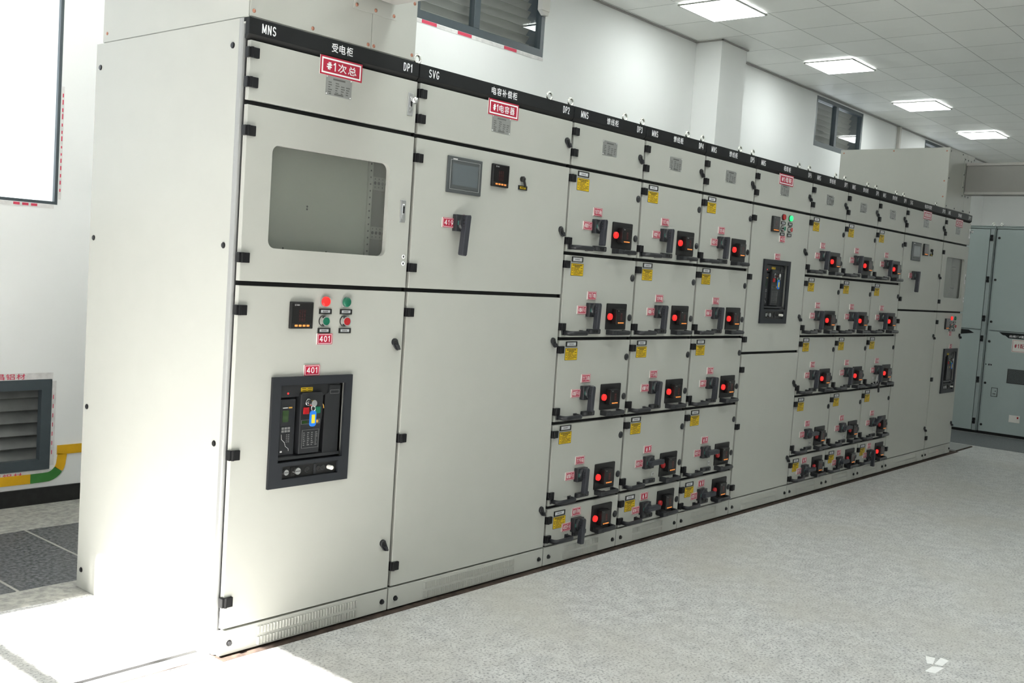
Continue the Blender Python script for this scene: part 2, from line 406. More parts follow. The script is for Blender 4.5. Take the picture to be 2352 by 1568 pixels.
    def tube(self, pts, r, m, n=10, flat=1.0, up=Vector((0, 0, 1))):
        bm = self.bm; k = self.mi(m); pts = [Vector(p) for p in pts]; rings = []
        for i, p in enumerate(pts):
            t = (pts[min(i + 1, len(pts) - 1)] - pts[max(i - 1, 0)]).normalized()
            a = t.cross(up)
            a = a.normalized() if a.length > 1e-5 else t.orthogonal().normalized()
            b = a.cross(t).normalized()
            rings.append([bm.verts.new(p + a * (r * math.cos(2 * math.pi * j / n)) + b * (r * flat * math.sin(2 * math.pi * j / n))) for j in range(n)])
        for i in range(len(rings) - 1):
            for j in range(n):
                f = bm.faces.new((rings[i][j], rings[i][(j + 1) % n], rings[i + 1][(j + 1) % n], rings[i + 1][j])); f.material_index = k; f.smooth = True
        for e in (rings[0], rings[-1][::-1]):
            f = bm.faces.new(e); f.material_index = k
        return self
    def torus(self, c, R, r, m, axis='y', n=24, k2=10):
        bm = self.bm; k = self.mi(m); rings = []
        for i in range(n):
            a = 2 * math.pi * i / n; ring = []
            for j in range(k2):
                b = 2 * math.pi * j / k2; rr = R + r * math.cos(b); h = r * math.sin(b)
                p = {'y': (rr * math.cos(a), h, rr * math.sin(a)), 'x': (h, rr * math.cos(a), rr * math.sin(a)), 'z': (rr * math.cos(a), rr * math.sin(a), h)}[axis]
                ring.append(bm.verts.new((c[0] + p[0], c[1] + p[1], c[2] + p[2])))
            rings.append(ring)
        for i in range(n):
            for j in range(k2):
                f = bm.faces.new((rings[i][j], rings[(i + 1) % n][j], rings[(i + 1) % n][(j + 1) % k2], rings[i][(j + 1) % k2])); f.material_index = k; f.smooth = True
        return self
    def dome(self, c, r, y0, h, m, n=20, steps=5):
        """rounded button with its rim at y0, rising towards -y by h"""
        bm = self.bm; k = self.mi(m); prev = None
        for s in range(steps + 1):
            a = s / steps * math.pi / 2; rr = r * math.cos(a); y = y0 - h * math.sin(a)
            if s == steps:
                top = bm.verts.new((c[0], y, c[1]))
                for i in range(n):
                    f = bm.faces.new((prev[i], prev[(i + 1) % n], top)); f.material_index = k; f.smooth = True
            else:
                ring = [bm.verts.new((c[0] + rr * math.cos(2 * math.pi * i / n), y, c[1] + rr * math.sin(2 * math.pi * i / n))) for i in range(n)]
                if prev:
                    for i in range(n):
                        f = bm.faces.new((prev[i], prev[(i + 1) % n], ring[(i + 1) % n], ring[i])); f.material_index = k; f.smooth = True
                prev = ring
        return self
    def _text(self, P, s, w, h, wt, bold, m):
        bm = self.bm; k = self.mi(m)
        for vs, fs, lv in layout(s, w, h, wt, bold):
            V = [bm.verts.new(P(u, v, lv * 4e-5)) for u, v in vs]
            for f in fs:
                try:
                    g = bm.faces.new([V[i] for i in f]); g.material_index = k
                except ValueError: pass
        return self
    def text(self, s, wt, x0, x1, z0, z1, y, m, bold=0.012):
        """flat lettering facing -y"""
        return self._text(lambda u, v, d: (x0 + u, y - d, z0 + v), s, x1 - x0, z1 - z0, wt, bold, m)
    def textx(self, s, wt, y0, y1, z0, z1, x, m, bold=0.012):
        """flat lettering facing -x, reading from y0 down to y1"""
        return self._text(lambda u, v, d: (x - d, y0 - u, z0 + v), s, y0 - y1, z1 - z0, wt, bold, m)
    def mesh(self, name):
        bmesh.ops.recalc_face_normals(self.bm, faces=self.bm.faces[:])
        me = bpy.data.meshes.new(name); self.bm.to_mesh(me); self.bm.free()
        for m in self.mats: me.materials.append(m)
        return me

def put(name, me, parent=None, loc=(0, 0, 0), label=None, rot=None, scale=None):
    if isinstance(me, MB): me = me.mesh(name)
    o = bpy.data.objects.new(name, me); COL.objects.link(o)
    o.location = loc
    if rot: o.rotation_euler = rot
    if scale: o.scale = scale
    if parent: o.parent = parent
    if label: o['label'] = label
    return o
def tag(o, label, cat, group=None):
    o['label'] = label; o['category'] = cat
    if group: o['group'] = group
    return o
def thing(name, loc, label, cat, group=None):
    o = bpy.data.objects.new(name, None); o.empty_display_size = 0.1
    COL.objects.link(o); o.location = loc
    return tag(o, label, cat, group)
def struct(name, me, loc=(0, 0, 0)):
    o = put(name, me, None, loc); o['kind'] = 'structure'; return o
def rrect(x0, x1, z0, z1, r, n=6):
    g = []
    for (cx, cz, a0) in ((x0 + r, z0 + r, math.pi), (x1 - r, z0 + r, 1.5 * math.pi), (x1 - r, z1 - r, 0), (x0 + r, z1 - r, 0.5 * math.pi)):
        g.append([(cx + r * math.cos(a0 + math.pi / 2 * i / n), cz + r * math.sin(a0 + math.pi / 2 * i / n)) for i in range(n + 1)])
    return g
def flat(g): return [p for c in g for p in c]
def rect(x0, x1, z0, z1): return [[(x0, z0)], [(x1, z0)], [(x1, z1)], [(x0, z1)]]
PI = math.pi

# ------------------------------------------------------------------ the room
def slab(name, x0, x1, y0, y1, z0, z1, m):
    return struct(name, MB().box(x0, x1, y0, y1, z0, z1, m))
slab('floor', XL, XR, YF, 0.90, -0.12, 0.0, FLOORM)
slab('floor_screed', XL, XR, 0.90, 1.09, -0.12, 0.0, CONC)
slab('floor_trench_covers', XL, XR, 1.09, 1.95, -0.12, 0.0, TRENCHM)
slab('floor_wall_strip', XL, XR, 1.95, WALL_Y, -0.12, 0.0, CONC)
struct('floor_granite_strip', MB().box(8.64, 9.66, -3.0, 0.9, 0.0, 0.0015, FARFL))
slab('ceiling', XL, XR, YF, WALL_Y + 0.3, CEIL, CEIL + 0.1, CEILM)

def wall_y(name, y0, y1, x0, x1, holes):
    """wall of constant y with rectangular holes (x0,x1,z0,z1), holes sorted by x, several may share an x range"""
    mb = MB(); xs = sorted({x0, x1, *[h[0] for h in holes], *[h[1] for h in holes]})
    for a, b in zip(xs[:-1], xs[1:]):
        hs = sorted([h for h in holes if h[0] <= a + 1e-6 and h[1] >= b - 1e-6], key=lambda h: h[2]); z = 0.0
        for h in hs:
            if h[2] > z: mb.box(a, b, y0, y1, z, h[2], WALL)
            z = h[3]
        if z < CEIL: mb.box(a, b, y0, y1, z, CEIL, WALL)
    return struct(name, mb)
HW = [(3.03, 4.46, 3.15, 3.74), (9.61, 11.03, 3.15, 3.74), (13.36, 14.8, 3.15, 3.74)]
BIGW = (-1.5, 0.53, 1.60, 3.45)
VENT = (-0.62, 0.535, 0.185, 0.672)
wall_y('wall_back', WALL_Y, WALL_Y + 0.24, XL, XR, [BIGW, VENT] + HW)
wall_y('wall_front', YF - 0.24, YF, XL, XR, [])
mbw = MB()
y0, y1, z0, z1 = WIN_L
mbw.box(XL - 0.24, XL, YF, y0, 0, CEIL, WALL).box(XL - 0.24, XL, y1, WALL_Y, 0, CEIL, WALL).box(XL - 0.24, XL, y0, y1, 0, z0, WALL).box(XL - 0.24, XL, y0, y1, z1, CEIL, WALL)
struct('wall_left', mbw)
struct('wall_right', MB().box(XR, XR + 0.24, YF, WALL_Y, 0, CEIL, WALL))
struct('wall_pilaster', MB().box(6.80, 7.30, 2.135, WALL_Y - 0.001, 0.0, CEIL - 0.001, WALL))
struct('baseboard_back', MB().box(XL, 6.79, WALL_Y - 0.012, WALL_Y - 0.0005, 0.0, 0.090, SKIRT, 0.002))
# thin dark edge trim where ceiling meets back wall
tb = MB()
for a, b in ((XL, 6.795), (7.305, XR)): tb.box(a, b, WALL_Y - 0.022, WALL_Y - 0.001, CEIL - 0.014, CEIL - 0.001, PAINT2)
tb.box(6.785, 6.799, 2.12, WALL_Y - 0.001, CEIL - 0.014, CEIL - 0.001, PAINT2).box(6.785, 7.315, 2.12, 2.134, CEIL - 0.014, CEIL - 0.001, PAINT2)
struct('trim_1', tb)

# the security grille of the left opening (door to the yard)
g = bpy.data.objects.new('window_1', None); COL.objects.link(g); g['kind'] = 'structure'
fb = MB()
fb.box(XL - 0.10, XL - 0.04, y0 + 0.001, y0 + 0.05, z0 + 0.001, z1 - 0.001, FRAMEM).box(XL - 0.10, XL - 0.04, y1 - 0.05, y1 - 0.001, z0 + 0.001, z1 - 0.001, FRAMEM)
fb.box(XL - 0.10, XL - 0.04, y0 + 0.05, y1 - 0.05, z1 - 0.05, z1 - 0.001, FRAMEM).box(XL - 0.10, XL - 0.04, y0 + 0.05, y1 - 0.05, z0 + 0.001, z0 + 0.05, FRAMEM)
put('window_frame', fb, g)
gb = MB(); yy = y0 + 0.05
k = 0
while yy < y1 - 0.06:
    gb.box(XL - 0.165, XL - 0.157, yy, yy + 0.014, z0, z1, FRAMEM); yy += 0.116
te = math.tan(SUN_EL)
for xs in (-0.155, -0.51, -0.86, -1.21, -1.56):
    zc = (xs - (XL - 0.16)) * te
    hw = 0.035 if xs == -0.51 else 0.010
    gb.box(XL - 0.172, XL - 0.15, y0, y1, zc - hw, zc + hw, FRAMEM)
put('security_grille', gb, g)

# back-wall windows
def glazed(n, hole, mull, slats, t=0.042, tb=0.06, dp=0.06):
    x0, x1, z0, z1 = hole
    r = bpy.data.objects.new('window_%d' % n, None); COL.objects.link(r); r['kind'] = 'structure'
    f = MB(); a, b = WALL_Y + 0.003, WALL_Y + 0.003 + dp
    f.box(x0 + .001, x0 + t, a, b, z0 + .001, z1 - .001, FRAMEM).box(x1 - t, x1 - .001, a, b, z0 + .001, z1 - .001, FRAMEM)
    f.box(x0 + t, x1 - t, a, b, z0 + .001, z0 + tb, FRAMEM).box(x0 + t, x1 - t, a, b, z1 - t, z1 - .001, FRAMEM)
    put('window_frame', f, r)
    for mx in mull:
        put('mullion', MB().box(mx - 0.03, mx + 0.035, a - 0.002, b - 0.005, z0 + tb, z1 - t, FRAMEM, 0.003), r)
    e = [x0 + t] + [m + 0.035 for m in mull]; e2 = [m - 0.03 for m in mull] + [x1 - t]
    for p, q in zip(e, e2):
        put('window_pane', MB().box(p, q, a + dp * 0.5, a + dp * 0.5 + 0.004, z0 + tb, z1 - t, WGLASS), r)
    if slats:
        s = MB(); z = z0 + 0.0
        while z < z1 + 0.02:
            s.prism_axis([(WALL_Y + 0.15, z + 0.05), (WALL_Y + 0.147, z + 0.044), (WALL_Y + 0.205, z - 0.025), (WALL_Y + 0.208, z - 0.019)], x0 + 0.002, x1 - 0.002, SLAT)
            z += 0.066
        for q, q2 in ((x0 + 0.001, x0 + 0.012), (x1 - 0.012, x1 - 0.001)): s.box(q, q2, WALL_Y + 0.07, WALL_Y + 0.235, z0 + 0.001, z1 - 0.001, FRAMEM)
        s.box(x0 + 0.012, x1 - 0.012, WALL_Y + 0.07, WALL_Y + 0.235, z1 - 0.008, z1 - 0.001, FRAMEM)
        put('louvre_slats', s, r)
    return r
w = glazed(2, BIGW, [-0.49], False, 0.016, 0.016, 0.022)
glazed(4, HW[0], [3.66], True); glazed(5, HW[1], [10.22], True); glazed(6, HW[2], [13.98], True)
# low louvred vent
x0, x1, z0, z1 = VENT
v = bpy.data.objects.new('window_3', None); COL.objects.link(v); v['kind'] = 'structure'
f = MB(); t = 0.055
for q in ((x0 + .001, x0 + t, z0 + .001, z1 - .001), (x1 - t, x1 - .001, z0 + .001, z1 - .001), (x0 + t, x1 - t, z0 + .001, z0 + t), (x0 + t, x1 - t, z1 - t, z1 - .001)):
    f.box(q[0], q[1], WALL_Y - 0.006, WALL_Y + 0.035, q[2], q[3], FRAMEM)
put('window_frame', f, v)
s = MB(); z = z0 + 0.05
SL2 = mat('vent_slat', (0.15, 0.155, 0.15), 0.5, 0, 0.4, 0.25, 6)
while z < z1 - 0.05:
    s.prism_axis([(WALL_Y + 0.04, z), (WALL_Y + 0.044, z - 0.004), (WALL_Y + 0.10, z + 0.075), (WALL_Y + 0.096, z + 0.079)], x0 + 0.004, x1 - 0.004, SL2)
    z += 0.068
put('louvre_slats', s, v)
s = MB().box(x0 + 0.002, x1 - 0.002, WALL_Y + 0.14, WALL_Y + 0.145, z0 + 0.002, z1 - 0.002, GASKET)
put('vent_back_plate', s, v)
# protective tape left on the wall beside the frames
tp = MB()
tp.box(x0 - 0.02, x1 + 0.005, WALL_Y - 0.0022, WALL_Y - 0.0008, z1 + 0.002, z1 + 0.036, TAPE).box(x0 - 0.02, x1 + 0.02, WALL_Y - 0.0022, WALL_Y - 0.0008, z0 - 0.038, z0 - 0.002, TAPE)
tp.box(x1 + 0.002, x1 + 0.024, WALL_Y - 0.0022, WALL_Y - 0.0008, z0 + 0.02, z1 - 0.01, TAPE)
for q in range(4):
    tp.text('昌铝材', 0.1, 0.235 - q * 0.28, 0.395 - q * 0.28, z1 + 0.004, z1 + 0.034, WALL_Y - 0.0026, TAPER)
    tp.text('昌铝材', 0.1, 0.235 - q * 0.28, 0.395 - q * 0.28, z0 - 0.034, z0 - 0.006, WALL_Y - 0.0026, TAPER)
random.seed(3)
for q in range(7):
    zz = z0 + 0.08 + q * 0.05; tp.box(x1 + 0.008, x1 + 0.012, WALL_Y - 0.003, WALL_Y - 0.0023, zz, zz + 0.022, TAPER)
put('protective_tape', tp, v)
tp = MB(); x0, x1, z0, z1 = BIGW
tp.box(x1 + 0.003, x1 + 0.016, WALL_Y - 0.0022, WALL_Y - 0.0008, z0 + 0.03, z0 + 0.62, TAPE)
for q in range(14):
    zz = z0 + 0.07 + q * 0.038; tp.box(x1 + 0.006, x1 + 0.012, WALL_Y - 0.003, WALL_Y - 0.0023, zz, zz + random.uniform(0.012, 0.028), TAPER)
tp.box(x0, x1 - 0.02, WALL_Y - 0.0022, WALL_Y - 0.0008, z0 - 0.022, z0 - 0.002, TAPE)
for xx in (0.30, 0.345, 0.39, -0.2, -0.15, -0.1): tp.box(xx, xx + 0.032, WALL_Y - 0.003, WALL_Y - 0.0023, z0 - 0.016, z0 - 0.003, TAPER)
put('protective_tape', tp, w)
x0, x1, z0, z1 = HW[0]
tp = MB()
tp.box(x0, x1, WALL_Y - 0.0022, WALL_Y - 0.0008, z0 - 0.03, z0 - 0.004, TAPE)
for xx in (3.09, 3.46, 3.98): tp.box(xx, xx + 0.15, WALL_Y - 0.003, WALL_Y - 0.0023, z0 - 0.026, z0 - 0.002, TAPER)
put('protective_tape', tp, [o for o in COL.objects if o.name == 'window_4'][0])

# ------------------------------------------------------------------ fittings on the wall, floor and ceiling
def lampbox():
    fr = MB().frame(-0.303, 0.303, -0.262, 0.262, rect(-0.288, 0.288, -0.247, 0.247), 0, 0.012, PAINT).mesh('frame')
    df = MB().box(-0.287, 0.287, 0.003, 0.0135, -0.246, 0.246, DIFF).mesh('diffuser')
    return fr, df
fr, df = lampbox()
ORD = ['first', 'second', 'third', 'fourth', 'fifth', 'sixth', 'seventh']
rows = [(1.583, 'above the switchgear row', range(0, 6)), (-0.95, 'of those added out of view along the aisle beside the row', (0, 1)), (-2.1, 'of those added out of view along the middle of the aisle', (0, 1)), (-2.9, 'of those added out of view over the far end of the aisle', (5, 6)), (-4.78, 'of those added out of view near the front wall', (0, 1, 6))]  # rows after the first are unseen panels added to brighten aisle and far wall
for ry, rt, rn in rows:
    for n in rn:
        cx = 0.87 + 2.47 * n
        t = thing('ceiling_light', (cx, ry, CEIL - 0.012), 'square white led ceiling panel, %s from the left %s' % (ORD[list(rn).index(n)], rt), 'ceiling light', 'led panels in the tiled ceiling')
        put('frame', fr, t, (0, 0, 0), rot=(-PI / 2, 0, 0)).location = (0, 0, 0)
        put('diffuser', df, t, (0, 0, 0), rot=(-PI / 2, 0, 0))

# yellow and green earthing bar along the foot of the back wall
Y0 = WALL_Y - 0.006; Y1 = WALL_Y - 0.001
e = thing('earthing_bar', (0.2, WALL_Y, 0.14), 'yellow and green painted earthing bar bending up below the low louvred vent', 'earthing bar')
def strip(pts, w, m):
    mb = MB(); L = []; R = []
    for i, p in enumerate(pts):
        a = pts[max(0, i - 1)]; b = pts[min(len(pts) - 1, i + 1)]; dx, dz = b[0] - a[0], b[1] - a[1]; l = math.hypot(dx, dz)
        L.append((p[0] - dz / l * w / 2 - 0.2, p[1] + dx / l * w / 2 - 0.14)); R.append((p[0] + dz / l * w / 2 - 0.2, p[1] - dx / l * w / 2 - 0.14))
    for i in range(len(pts) - 1):
        mb.prism([L[i], R[i], R[i + 1], L[i + 1]], Y0 - WALL_Y, Y1 - WALL_Y, m)
    return mb
put('yellow_bar', strip([(-1.6, 0.141), (0.435, 0.141)], 0.05, OCHRE), e)
arc = [(0.435, 0.141), (0.50, 0.142)] + [(0.515 + 0.085 * math.sin(a), 0.227 - 0.085 * math.cos(a)) for a in [PI / 2 * i / 8 for i in range(1, 6)]]
put('green_bar', strip(arc, 0.05, EGREEN), e)
arc2 = [(0.515 + 0.085 * math.sin(a), 0.227 - 0.085 * math.cos(a)) for a in [PI / 2 * i / 8 for i in range(5, 9)]] + [(0.605, 0.262)]
put('yellow_bar', strip(arc2, 0.05, OCHRE), e)
put('yellow_bar', strip([(0.575, 0.285), (1.6, 0.285)], 0.05, OCHRE), e)

t = MB().box(4.352, 4.452, WALL_Y - 0.05, WALL_Y - 0.0005, 3.505, CEIL - 0.0145, TRUNK, 0.004).prism([(4.40, 3.475), (4.445, 3.475), (4.452, 3.506), (4.36, 3.506)], WALL_Y - 0.04, WALL_Y - 0.0005, TRUNK)
tag(put('cable_trunking', t), 'short white cable trunking coming down beside the clerestory window nearest the camera', 'cable trunking')
t = MB().box(12.235, 12.30, WALL_Y - 0.04, WALL_Y - 0.0005, 0.3, CEIL - 0.0145, TRUNK, 0.004)
tag(put('cable_trunking', t), 'tall cream cable trunking on the back wall, half hidden by the far bus box', 'cable trunking')

# rusty channel the row stands on, with its slot running out to the left
t = MB().box(0.0, 8.02, -0.032, 0.13, 0.0, 0.0008, RUST)
tag(put('base_channel', t), 'rusty steel base channel along the foot of the switchgear row', 'steel channel')
t = MB().box(-1.6, -0.004, 0.012, 0.095, 0.0, 0.004, PROFILE).box(-1.6, -0.02, 0.093, 0.112, 0.0, 0.005, GASKET).box(-1.6, -0.004, 0.016, 0.022, 0.0, 0.0046, RUST)
tag(put('floor_channel', t), 'bright steel channel let into the floor left of the row', 'steel channel')
t = MB().box(8.03, 8.52, 0.0, 0.21, 0.0, 0.012, PROFILE, 0.002).box(8.03, 8.50, -0.012, 0.0, 0.0, 0.010, RUST)
tag(put('steel_plate', t), 'flat steel plate on the floor past the right end of the row', 'steel plate')
for (pts, lab) in (([(-0.06, -0.02), (0.05, -0.028), (0.02, 0.03), (-0.065, 0.028)], 'left'), ([(0.075, 0.0), (0.135, -0.035), (0.15, 0.03), (0.09, 0.04)], 'upper'), ([(-0.05, -0.10), (0.03, -0.115), (0.05, -0.05), (-0.04, -0.045)], 'lower')):
    pass
def patch(pts):
    mb = MB(); k = mb.mi(SCRAP); a = [mb.bm.verts.new((x, y, 0.0)) for x, y in pts]; b = [mb.bm.verts.new((x, y, 0.0006)) for x, y in pts]
    n = len(pts); mb.bm.faces.new(a); mb.bm.faces.new(b)
    for i in range(n): mb.bm.faces.new((a[i], a[(i + 1) % n], b[(i + 1) % n], b[i]))
    return mb
import itertools
def px_floor(u, v):
    d = RX * ((u - 1176) / 2351.99) + RY * ((v - 784) / 2351.99) + RZ
    s = -CAM.z / d.z
    return (CAM.x + d.x * s, CAM.y + d.y * s)
for q, lab in (([(2126, 1506), (2148, 1511), (2143, 1525), (2129, 1523)], 'square white tape scrap left on the floor joint crossing, leftmost of three'),
               ([(2146, 1525), (2161, 1510), (2180, 1517), (2164, 1529)], 'white tape scrap right of the floor joint crossing'),
               ([(2141, 1530), (2170, 1533), (2148, 1546), (2124, 1541)], 'largest white tape scrap, below the floor joint crossing')):
    tag(put('tape_scrap', patch([px_floor(*p) for p in q])), lab, 'tape', 'white tape scraps on the floor')

# ------------------------------------------------------------------ shared fittings of the switchgear
def m_hinge():
    mb = MB().box(-0.002, 0.032, -0.010, 0.004, -0.0175, 0.0175, HINGE, 0.002).box(-0.010, 0.008, -0.006, 0.016, -0.0175, 0.0175, HINGE, 0.002)
    mb.cyl((0.004, -0.006), 0.006, -0.0176, 0.0176, HINGE, 'z', 14)
    return mb.mesh('hinge')
def m_camlock():
    mb = MB().cyl((0, 0), 0.0145, -0.006, 0.0, HANDLE, 'y', 22).dome((0, 0), 0.012, -0.006, 0.006, BLACK, 18, 4)
    # wing of the lock, pointing down and to the right
    pts = [(-0.012, 0.004), (0.010, 0.010), (0.020, -0.012), (0.022, -0.026), (0.015, -0.034), (0.006, -0.030), (-0.012, -0.010)]
    mb.prism(pts, -0.010, -0.004, HANDLE, 0.002)
    mb.prism([(-0.004, -0.010), (0.012, -0.012), (0.019, -0.029), (0.012, -0.031)], -0.022, -0.008, HANDLE, 0.002)
    return mb.mesh('cam_lock')
def m_roundlock():
    return MB().cyl((0, 0), 0.0175, -0.003, 0.0, BLACK, 'y', 24).dome((0, 0), 0.016, -0.003, 0.006, HANDLE, 24, 4).mesh('round_lock')
def m_eye():
    return MB().torus((0, 0, 0.026), 0.0165, 0.0052, ZINC, 'y', 26, 10).cyl((0, 0), 0.007, -0.002, 0.008, ZINC, 'z', 14).cyl((0, 0), 0.011, -0.001, 0.003, ZINC, 'z', 16).mesh('lifting_eye')
def m_bolt():
    return MB().cyl((0, 0), 0.0085, -0.008, 0.0, DSCREW, 'y', 6).cyl((0, 0), 0.011, -0.002, 0.0, DSCREW, 'y', 18).mesh('bolt')
def m_nameplate():
    mb = MB().box(-0.06, 0.06, -0.0012, 0.0, -0.035, 0.035, PLATE)
    for sx in (-1, 1):
        for sz in (-1, 1): mb.dome((sx * 0.0555, sz * 0.0305), 0.003, -0.0012, 0.002, CHROME, 10, 3)
    mb.box(-0.028, 0.028, -0.0016, -0.0011, 0.021, 0.027, PLINK)
    random.seed(5)
    for r in range(5):
        z = 0.013 - r * 0.0085
        for c in (-0.049, -0.016, 0.010, 0.034):
            if r == 0 and c > 0: continue
            mb.box(c, c + random.uniform(0.008, 0.018), -0.0016, -0.0011, z - 0.0035, z, PLINK)
    mb.box(-0.02, 0.022, -0.0016, -0.0011, -0.031, -0.026, PLINK).box(-0.045, -0.035, -0.0016, -0.0011, -0.031, -0.027, PLINK)
    return mb.mesh('name_plate')
def m_label():
    mb = MB().frame(-0.043, 0.043, -0.0125, 0.0125, rrect(-0.037, 0.037, -0.0085, 0.0085, 0.0015, 2), -0.004, 0.0, BLACK)
    mb.box(-0.0375, 0.0375, -0.0015, -0.0002, -0.009, 0.009, PAPER)
    for i in range(5): mb.box(-0.016 + i * 0.0072, -0.0115 + i * 0.0072, -0.0019, -0.0014, -0.004, 0.003, INKG)
    return mb.mesh('label_holder')
def m_smalllabel():
    mb = MB().frame(-0.028, 0.028, -0.0095, 0.0095, rrect(-0.0225, 0.0225, -0.0055, 0.0055, 0.001, 2), -0.005, 0.0, BLACK)
    mb.box(-0.023, 0.023, -0.002, -0.0002, -0.006, 0.006, PAPER)
    for i in range(4): mb.box(-0.011 + i * 0.0062, -0.0068 + i * 0.0062, -0.0024, -0.0019, -0.003, 0.003, INKG)
    return mb.mesh('label_holder')
def m_warning():
    mb = MB().prism(flat(rrect(-0.049, 0.049, -0.0295, 0.0295, 0.003, 3)), -0.0008, 0.0, INK)
    mb.prism(flat(rrect(-0.0472, 0.0472, -0.0277, 0.0277, 0.002, 3)), -0.0012, -0.0007, YELLOW)
    for i in range(11): mb.box(-0.037 + i * 0.0069, -0.0322 + i * 0.0069, -0.0016, -0.0011, 0.0185, 0.024, INK)
    for i in range(8): mb.box(-0.022 + i * 0.0056, -0.0178 + i * 0.0056, -0.0016, -0.0011, 0.012, 0.0162, INK)
    for z, segs in ((0.0075, ((-0.043, -0.03), (-0.027, -0.01), (-0.006, 0.016), (0.026, 0.041))), (0.0015, ((-0.043, -0.034), (-0.029, 0.012))), (-0.0045, ((-0.042, -0.032), (-0.028, 0.001), (0.006, 0.02), (0.025, 0.042))),
                    (-0.0105, ((-0.03, -0.024), (-0.02, 0.006), (0.012, 0.036))), (-0.0165, ((-0.042, -0.032), (-0.028, -0.004), (0.0, 0.042))), (-0.0225, ((-0.03, 0.008), (0.012, 0.02)))):
        for a, b in segs: mb.box(a, b, -0.0016, -0.0011, z - 0.0011, z + 0.0011, INK)
    return mb.mesh('warning_label')
def sign_small(text, w=0.071, h=0.040):
    mb = MB().box(-w / 2, w / 2, -0.005, 0.0, -h / 2, h / 2, ACRYL)
    mb.box(-w / 2 + 0.0004, w / 2 - 0.0004, -0.0056, -0.0049, -h / 2 + 0.0004, h / 2 - 0.0004, RED)
    a, b = w / 2 - 0.0035, h / 2 - 0.003
    mb.frame(-a, a, -b, b, rect(-a + 0.0014, a - 0.0014, -b + 0.0014, b - 0.0014), -0.0061, -0.0055, LETTER)
    if text == '备用': mb.text('备', 0.1, -0.021, -0.003, -0.0115, 0.0115, -0.0064, LETTER, 0.028).text('用', 0.1, 0.005, 0.021, -0.0115, 0.0115, -0.0064, LETTER, 0.028)
    elif text.isdigit(): mb.text(text, 0.13, -w / 2 + 0.008, w / 2 - 0.008, -h / 2 + 0.0095, h / 2 - 0.0085, -0.0064, LETTER)
    else: mb.text(text, 0.11, -w / 2 + 0.007, w / 2 - 0.007, -h / 2 + 0.0090, h / 2 - 0.0090, -0.0064, LETTER, 0.0)
    return mb.mesh('number_plate')
def sign_big(text):
    mb = MB().box(-0.098, 0.098, -0.003, 0.0, -0.0335, 0.0335, ACRYL).box(-0.0978, 0.0978, -0.0036, -0.0029, -0.0333, 0.0333, RED)
    mb.frame(-0.091, 0.091, -0.0275, 0.0275, rect(-0.0855, 0.0855, -0.022, 0.022), -0.0041, -0.0035, LETTER)
    mb.text(text, 0.15, -0.073, 0.073, -0.0155, 0.0155, -0.0044, LETTER, 0.012)
    return mb.mesh('title_plate')
def m_meter():
    """panel meter, 0.10 wide, 0.097 tall, four orange keys"""
    mb = MB().box(-0.05, 0.05, -0.014, 0.0, -0.0485, 0.0485, BLACK, 0.003)
    mb.prism(flat(rrect(-0.044, 0.044, -0.029, 0.044, 0.004, 3)), -0.0146, -0.0135, SCREEN)
    for i in range(4):
        x = -0.0265 + i * 0.0175
        mb.box(x - 0.0062, x + 0.0062, -0.0165, -0.0138, -0.0405, -0.0335, ORANGE, 0.0012)
    for r in range(3):
        for c in range(3):
            x, z = -0.012 + c * 0.011, 0.014 - r * 0.015
            for dz in (0.0045, 0.0, -0.0045): mb.box(x - 0.003, x + 0.003, -0.0150, -0.0145, z + dz - 0.0006, z + dz + 0.0006, DIGIT)
    mb.cyl((-0.033, 0.037), 0.0035, -0.0150, -0.0145, GREYP, 'y', 12).box(-0.028, -0.015, -0.0150, -0.0145, 0.0345, 0.0395, GREYP)
    return mb.mesh('digital_meter')
def m_drawermeter():
    mb = MB().box(-0.04, 0.04, -0.030, 0.0, -0.0385, 0.0385, BLACK, 0.002)
    mb.prism(flat(rrect(-0.036, 0.036, -0.024, 0.034, 0.003, 3)), -0.0306, -0.0296, SCREEN)
    for i in range(4):
        x = -0.0195 + i * 0.013
        mb.box(x - 0.0052, x + 0.0052, -0.0325, -0.0298, -0.0335, -0.0275, ORANGE, 0.001)
    for r in range(3):
        for dz in (0.004, 0.0, -0.004): mb.box(-0.006, 0.010, -0.0310, -0.0304, 0.013 - r * 0.013 + dz - 0.0006, 0.013 - r * 0.013 + dz + 0.0006, DIGIT)
    mb.box(-0.030, -0.018, -0.0310, -0.0304, 0.028, 0.031, GREYP)
    return mb.mesh('digital_meter')
def m_lamp(lens, r=0.019, h=0.020, ring=None):
    mb = MB().cyl((0, 0), r * 1.12, -0.006, 0.0, ring or BLACK, 'y', 24)
    mb.cyl((0, 0), r, -h * 0.75, -0.006, lens, 'y', 24, None, False).dome((0, 0), r, -h * 0.75, h * 0.30, lens, 24, 4)
    return mb.mesh('indicator_lamp')
def m_push(lens):
    mb = MB().cyl((0, 0), 0.0205, -0.004, 0.0, BLACK, 'y', 24).cyl((0, 0), 0.018, -0.020, -0.004, CHROME, 'y', 24, 0.0195)
    mb.cyl((0, 0), 0.0145, -0.0215, -0.0190, lens, 'y', 24)
    return mb.mesh('push_button')
def m_switchbase():
    mb = MB().box(-0.042, 0.042, -0.024, 0.0, -0.034, 0.034, DIAL, 0.002)
    mb.cyl((0.004, 0.0), 0.0300, -0.034, -0.024, DIAL, 'y', 30, 0.0335)
    mb.torus((0.004, -0.0245, 0.0), 0.0345, 0.0008, HANDLE, 'y', 30, 6)
    mb.box(-0.0325, -0.0285, -0.0250, -0.0238, -0.009, 0.008, TEAL).box(-0.002, 0.006, -0.0250, -0.0238, 0.0285, 0.0335, PINK)
    return mb.mesh('switch_base')
